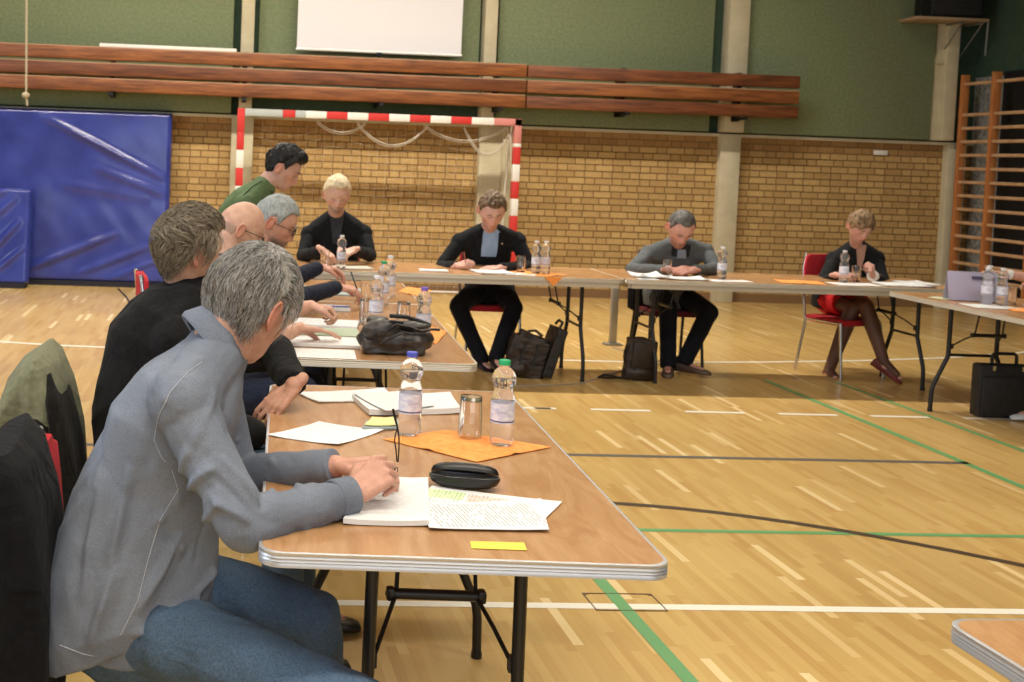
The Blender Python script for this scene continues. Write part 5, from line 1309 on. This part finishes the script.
J, P8 = far_person('man in grey jacket with hands folded, head bowed, at the far table', 668, (681,227,8.55), (678,245,8.84), (674,264,8.94), [(649,254,8.86), (705,252,8.86)],
   [(632,270,8.70), (717,269,8.70)], [(668,270,8.40), (694,270,8.38)], [(668,308,8.70), (709,312,8.66)], [(668,364,8.55), (684,362,8.52)], [(-.35,-.9,0), (.7,-.6,0)], (.0,-.70,-.71),
   top=grey_tweed, legs=darkj, hairm=dk8, hair=dict(t=.008, amp=.2, fq=5, seed=8, recede=.012, temple=.03), shoes=shoe_t, voxel=.005, skin=(.60,.32,.25), hands=[dict(D=(.92,-.2,-.05), N=(0,-.5,.85), curl=(.5,.7,.4)), dict(D=(-.92,-.15,.0), N=(0,-.6,.8), curl=(.5,.7,.4))], stubble=(.42,.25,.20), brow=dk8)
vfront(P8, J, 'sweater_front', cloth('charcoal_sweater', (.022,.024,.026), (.035,.037,.04)), .075, .068, .01, -.085)
surf_patch(P8['top'], J['nck'], V((1,0,0)), V((0,0,1)), V((0,-1,0)), [(-.03-.0085*i, -.028, .034+.001*i) for i in range(9)], cloth('grey_blue_tie_shirt', (.25,.30,.36), (.32,.37,.43)), 'shirt_front', P8['body'], P8['org'], .008, .003, 5)
collar_mb(J, P8['T'], 1.0, r=.070, h=.03, flare=.014, gap=.7).build('collar', grey_tweed, P8['body'], org=P8['org'])
br9 = hairmat('light_brown_hair', (.10,.055,.028), (.32,.21,.11), (30,30,12))
blkj = cloth('black_jacket', (.008,.009,.010), (.016,.017,.018), 60, .4)
J, P9 = far_person('short haired woman in black jacket and red skirt with crossed legs', 836, (860,226,8.58), (856,248,8.84), (848,270,8.92), [(835,260,8.85), (876,259,8.85)],
   [(822,284,8.72), (883,282,8.72)], [(836,275,8.45), (873,276,8.42)], [(853,308,8.64), (866,306,8.56)], [(829,370,8.70), (884,362,8.44)], [(-.1,-1,0), (.75,-.5,-.55)], (.10,-.80,-.58), s=.95,
   top=blkj, hairm=br9, hair=dict(t=.018, amp=.45, fq=5, seed=12, recede=-.018, nape=-.085, temple=-.03, cover=.035), voxel=.005, skin=(.62,.36,.28), hands=[dict(D=(.6,-.5,.1), N=(0,-.4,.9)), dict(D=(-.35,-.4,.7), N=(.4,-.8,.3), curl=(1.2,1.2,.6))], female=True, lip=(.5,.1,.1), brow=br9, hs=1.03)
b = P9['body']; org = P9['org']
# neckline
surf_patch(P9['top'], J['nck'], V((1,0,0)), V((0,0,1)), V((0,-1,0)), [(.03-.015*i, -.040+.0022*i, .046-.0022*i) for i in range(15)], mat('bare_neckline', (.55,.31,.24), .5), 'neckline', b, org, .004, .003, 6)
# skirt around hips and thighs
redsk = cloth('red_skirt', (.48,.012,.018), (.60,.02,.028), 40, .5)
mb = MB(); mb.ell(J['pel'], (.18,.15,.13), frame((0,-1,0)), 22)
for q in (0, 1): mb.cap(J['hip'][q], .098, J['hip'][q].lerp(J['kn'][q], .62), .085, 18, end1=False)
o = mb.build('skirt', redsk, b, org=org); bake(o, .007, 5); displace(o, lambda p, n: .003*noise.noise(p*12))
# tights
tgt = mat('brown_tights', (.13,.060,.040), .42); mb = MB()
for q in (0, 1):
    h, kk, a = J['hip'][q].lerp(J['kn'][q], .35), J['kn'][q], J['an'][q]; m1 = kk.lerp(a, .3); mb.cap(h, .074, kk, .056, 16); mb.cap(kk, .056, m1, .058, 16); mb.cap(m1, .058, a, .039, 16)
    td = V(J['toe'][q]).normalized(); mb.cap(a, .037, a+td*.10-V((0,0,.035)), .032, 12)
o = mb.build('tights', tgt, b, org=org); bake(o, .005, 3)
shred = mat('dark_red_shoe', (.16,.02,.02), .35)
for q in (0, 1):
    mb = MB(); shoe_mb(mb, J['an'][q]+V((0,0,-.005)), J['toe'][q], .92, slim=.85)
    td = V(J['toe'][q]).normalized(); hb = J['an'][q]-td*.05; mb.cyl(hb-V((0,0,.02)), hb-V((0,0,.08)), .018, .010, 8); mb.build('shoe', shred, b, org=org)
mb = MB(); w_ = J['wr'][1]; u = (w_-J['el'][1]).normalized(); mb.tube([w_-u*.03, w_+u*.012], [.040,.042], 18); mb.build('cuff', M['white_paint'], b, org=org)
# ---------------------------------------------------------------- person at the right edge: only an arm, knee and shoe reach the picture
J = rig(pel=(6.25,7.62,.55), chs=(6.12,7.62,.92), nck=(6.05,7.62,1.14), hd=(6.0,7.62,1.30), hF=(-.95,0,-.25), sh=[V((6.05,7.82,1.06)), V((6.05,7.42,1.06))],
        el=[V((6.25,7.95,.84)), W(1062,284,7.55)], wr=[V((6.05,8.15,.82)), W(1006,274,7.62)], kn=[V((5.80,7.72,.50)), W(1036,356,7.30)], an=[V((5.65,7.72,.08)), W(1040,408,7.20)], toe=[(-1,0,0), (-1,-.1,0)], fwd=(-1,0,0))
J['an'][1].z = .08
P10 = person('person cut off by the right edge, forearm with white wristband and white shoe showing', J, 1.0, cloth('light_green_top', (.16,.34,.10), (.20,.40,.13)), cloth('light_green_trousers', (.13,.30,.10), (.17,.34,.13)), brown_hair, dict(t=.012, seed=1), mat('white_shoe', (.75,.75,.74), .5), .006, (.60,.34,.25), None, sleeve='short', top_name='top')
w_, e_ = J['wr'][1], J['el'][1]; u = (w_-e_).normalized(); mb = MB(); mb.tube([w_-u*.035, w_-u*.005], .033, 18); mb.build('wristband', M['white_paint'], P10['body'], org=P10['org'])

# ================================================================== CHAIRS
def make_chair(name, label, loc, rz, seat=None, back=None, frame_m=None, group=None, bz=.87):
    t = thing(name, label, 'chair', loc, rz, group); seat = seat or M['red_cloth']; back = back or seat; fm = frame_m or M['chrome']
    MB().poly(rrect(.205,.20,.06), .40, .442).build('seat', seat, t)
    bk = MB(); rings = []
    for z, hw, y in ((.60,.16,-.205), (.63,.19,-.212), (.72,.20,-.222), (.80,.195,-.232), (bz-.02,.17,-.238), (bz,.14,-.24)):
        rings.append([V((hw*math.copysign(abs(math.cos(a))**.5, math.cos(a)), y+.022*math.copysign(abs(math.sin(a))**.6, math.sin(a))+.010*(math.cos(a)**2), z)) for a in np.linspace(0, 2*PI, 25)[:-1]])
    bk.loft(rings); bk.build('backrest', back, t)
    for sx in (-1, 1):
        mb = MB(); mb.tube([(sx*.20,.17,.42),(sx*.215,.215,.0)], .0115, 10); mb.build('leg', fm, t)
        mb = MB(); mb.tube([(sx*.20,-.17,.42),(sx*.215,-.235,.0)], .0115, 10); mb.build('leg', fm, t)
        mb = MB(); mb.tube([(sx*.19,-.19,.42),(sx*.195,-.205,.55),(sx*.185,-.235,.80),(sx*.15,-.252,bz+.008)], .0105, 10); mb.build('back_post', fm, t)
    mb = MB(); mb.tube([(-.20,.17,.415),(.20,.17,.415),(.20,-.17,.415),(-.20,-.17,.415),(-.20,.17,.415)], .011, 8); mb.build('seat_frame', fm, t)
    return t
dk = cloth('dark_upholstery', (.012,.012,.014), (.02,.02,.022), 40, .2)
make_chair('chair', 'red chair under the grey shirted man, its back hung with a black coat', (-.165, 2.73, 0), -PI/2, bz=.83)
make_chair('chair', 'red chair under the man in the black sweater with an olive jacket on its back', (-.24, 3.60, 0), -PI/2+.06, bz=.82)
make_chair('chair', 'chair of the bald man seated third, denim jacket over its back', (-.06, 4.66, 0), -PI/2, seat=dk)
make_chair('chair', 'chair with chrome frame and red back left of the black sweater man\'s head', (-.12, 5.78, 0), -PI/2+.15, bz=.93)
make_chair('chair', 'red seated chair under the blond man at the far left', (P6['org'].x, 9.0, 0), PI)
make_chair('chair', 'red seated chair under the man in the light blue shirt', (P7['org'].x, 9.0, 0), PI)
make_chair('chair', 'dark chair under the grey jacket man, a black jacket over its back', (P8['org'].x, 9.0, 0), PI, frame_m=M['black_metal'], seat=cloth('maroon_upholstery', (.10,.012,.016), (.14,.018,.022)))
make_chair('chair', 'red chair with chrome legs under the short haired woman', (P9['org'].x-.07, 8.76, 0), PI+A(18), bz=.91)
make_chair('chair', 'chair under the person cut off by the right edge', (6.27, 7.62, 0), PI/2)
# ================================================================== JACKETS hung over chairs
def drape(name, label, loc, rz, rows, m, seed, fold=.16, kf=7, n=72, voxel=None, parent=None, cat='jacket'):
    """rows: (z, half width x, half depth y, cx, cy)"""
    mb = MB(); rings = []; zt = rows[-1][0]
    R = []
    for i in range(len(rows)-1):
        for t in (0, .25, .5, .75): R.append([a+(b-a)*t for a, b in zip(rows[i], rows[i+1])])
    R.append(list(rows[-1]))
    for z, wx, wy, cx, cy in R:
        ring = []; dn = min(1, (zt-z)/.15)
        for j in range(n):
            th = 2*PI*j/n; f = 1+fold*dn*(math.sin(kf*th+3*noise.noise(V((z*3, seed, 0))))*.6+noise.noise(V((math.cos(th)*2.5, math.sin(th)*2.5, z*2.2+seed)))*1.2)
            ring.append(V((cx+wx*f*math.cos(th), cy+wy*f*math.sin(th), z+.012*noise.noise(V((th, z*5, seed))))))
        rings.append(ring)
    mb.loft(rings)
    if parent is not None: o = mb.build(name, m, parent); return o
    t = thing(name, label, cat, loc, rz); o = mb.build('shell', m, t)
    return t
olive = cloth('olive_cloth', (.15,.155,.095), (.21,.21,.135), 60, .5); lining = cloth('black_lining', (.006,.0055,.005), (.015,.013,.011), 40, .6)
bl_j = cloth('black_coat', (.003,.003,.004), (.006,.006,.008), 50, .6)
t = drape('jacket', 'olive green jacket with black lining hanging on the chair at the left edge', (-.525, 3.60, 0), 0,
    [(.20,.10,.20,.02,0), (.35,.135,.24,.0,0), (.55,.15,.25,.0,0), (.70,.13,.255,.0,0), (.82,.095,.25,.005,0), (.89,.055,.225,.01,0), (.915,.015,.19,.01,0)], olive, 3, .13, 5)
drape('lining', '', None, 0, [(.20,.075,.18,.10,-.08), (.50,.070,.19,.095,-.08), (.65,.055,.18,.085,-.08), (.80,.035,.17,.062,-.08), (.87,.012,.12,.05,-.07)], lining, 8, .2, 4, parent=t)
drape('lining', '', None, 0, [(.52,.04,.03,-.01,-.235), (.57,.085,.05,-.01,-.23), (.66,.085,.055,.0,-.225), (.73,.06,.05,.015,-.22), (.775,.02,.02,.025,-.20)], lining, 5, .15, 4, parent=t)
mb = MB(); mb.tube([(-.115,-.25,.58),(-.06,-.285,.52),(.02,-.29,.51),(.10,-.25,.59)], .006, 6); mb.build('edge_piping', mat('olive_edge', (.24,.23,.16), .8), t)
t = drape('jacket', 'black coat hanging over the chair back at the lower left corner', (-.435, 2.64, 0), 0,
    [(.12,.12,.24,-.01,-.02), (.35,.125,.26,-.0,-.02), (.60,.115,.265,-.0,-.02), (.76,.10,.26,-.01,-.01), (.85,.07,.24,-.01,0), (.885,.03,.20,-.01,0)], bl_j, 12, .10, 6)
mb = MB(); mb.tube([(-.035,-.285,.80),(-.02,-.29,.70),(.0,-.295,.62)], [.004,.012,.006], 8, flat=.4); mb.build('red_trim', M['red_cloth'], t)
drape('jacket', 'dark denim jacket over a chair back left of the black sweater man', (-.33, 4.64, 0), 0,
    [(.45,.09,.20,.02,-.0), (.60,.10,.22,.02,0), (.74,.085,.20,.02,0), (.83,.05,.16,.03,0), (.86,.02,.10,.03,0)], cloth('dark_denim', (.018,.028,.042), (.035,.05,.07), 60, .5), 20, .12, 5)
drape('jacket', 'black jacket hanging on the chair of the grey jacket man, below the table edge', (P8['org'].x-.05, 9.17, 0), 0,
    [(.36,.10,.05,.0,.0), (.42,.19,.07,.0,0), (.60,.19,.08,-.0,0), (.78,.17,.07,.0,0), (.885,.12,.04,.02,0)], bl_j, 30, .12, 5)
# ================================================================== LIGHT
def area(name, loc, size, power, col, rot=(0,0,0), spread=None):
    l = bpy.data.lights.new(name, 'AREA'); l.shape = 'RECTANGLE'; l.size, l.size_y = size; l.energy = power; l.color = col
    if spread: l.spread = math.radians(spread)
    o = bpy.data.objects.new(name, l); COL.objects.link(o); o.location = loc; o.rotation_euler = rot; return o
WARM = (1.0,.92,.79)
for yy, e in ((10.1, 560), (4.8, 90), (1.2, 270), (-2.6, 130)):
    area('ceiling_lamp_row', (.6, yy, 6.05), (9, .18), e, WARM, spread=140)
area('side_daylight', (XL+.3, 3.0, 3.4), (9, 2.6), 780, (.66,.81,1.0), (0, math.radians(-80), 0))
area('rear_daylight', (2.0, YB+.3, 3.6), (9, 2.6), 230, (.78,.88,1.0), (math.radians(-84), 0, PI) if False else (math.radians(84), 0, 0))
w = bpy.data.worlds.new('world'); scene.world = w; w.use_nodes = True
w.node_tree.nodes['Background'].inputs[0].default_value = (.5,.5,.52,1); w.node_tree.nodes['Background'].inputs[1].default_value = .05
vs_ = scene.view_settings; vs_.view_transform = 'Standard'; vs_.look = 'None'; vs_.gamma = 1; vs_.exposure = 0; vs_.use_curve_mapping = False
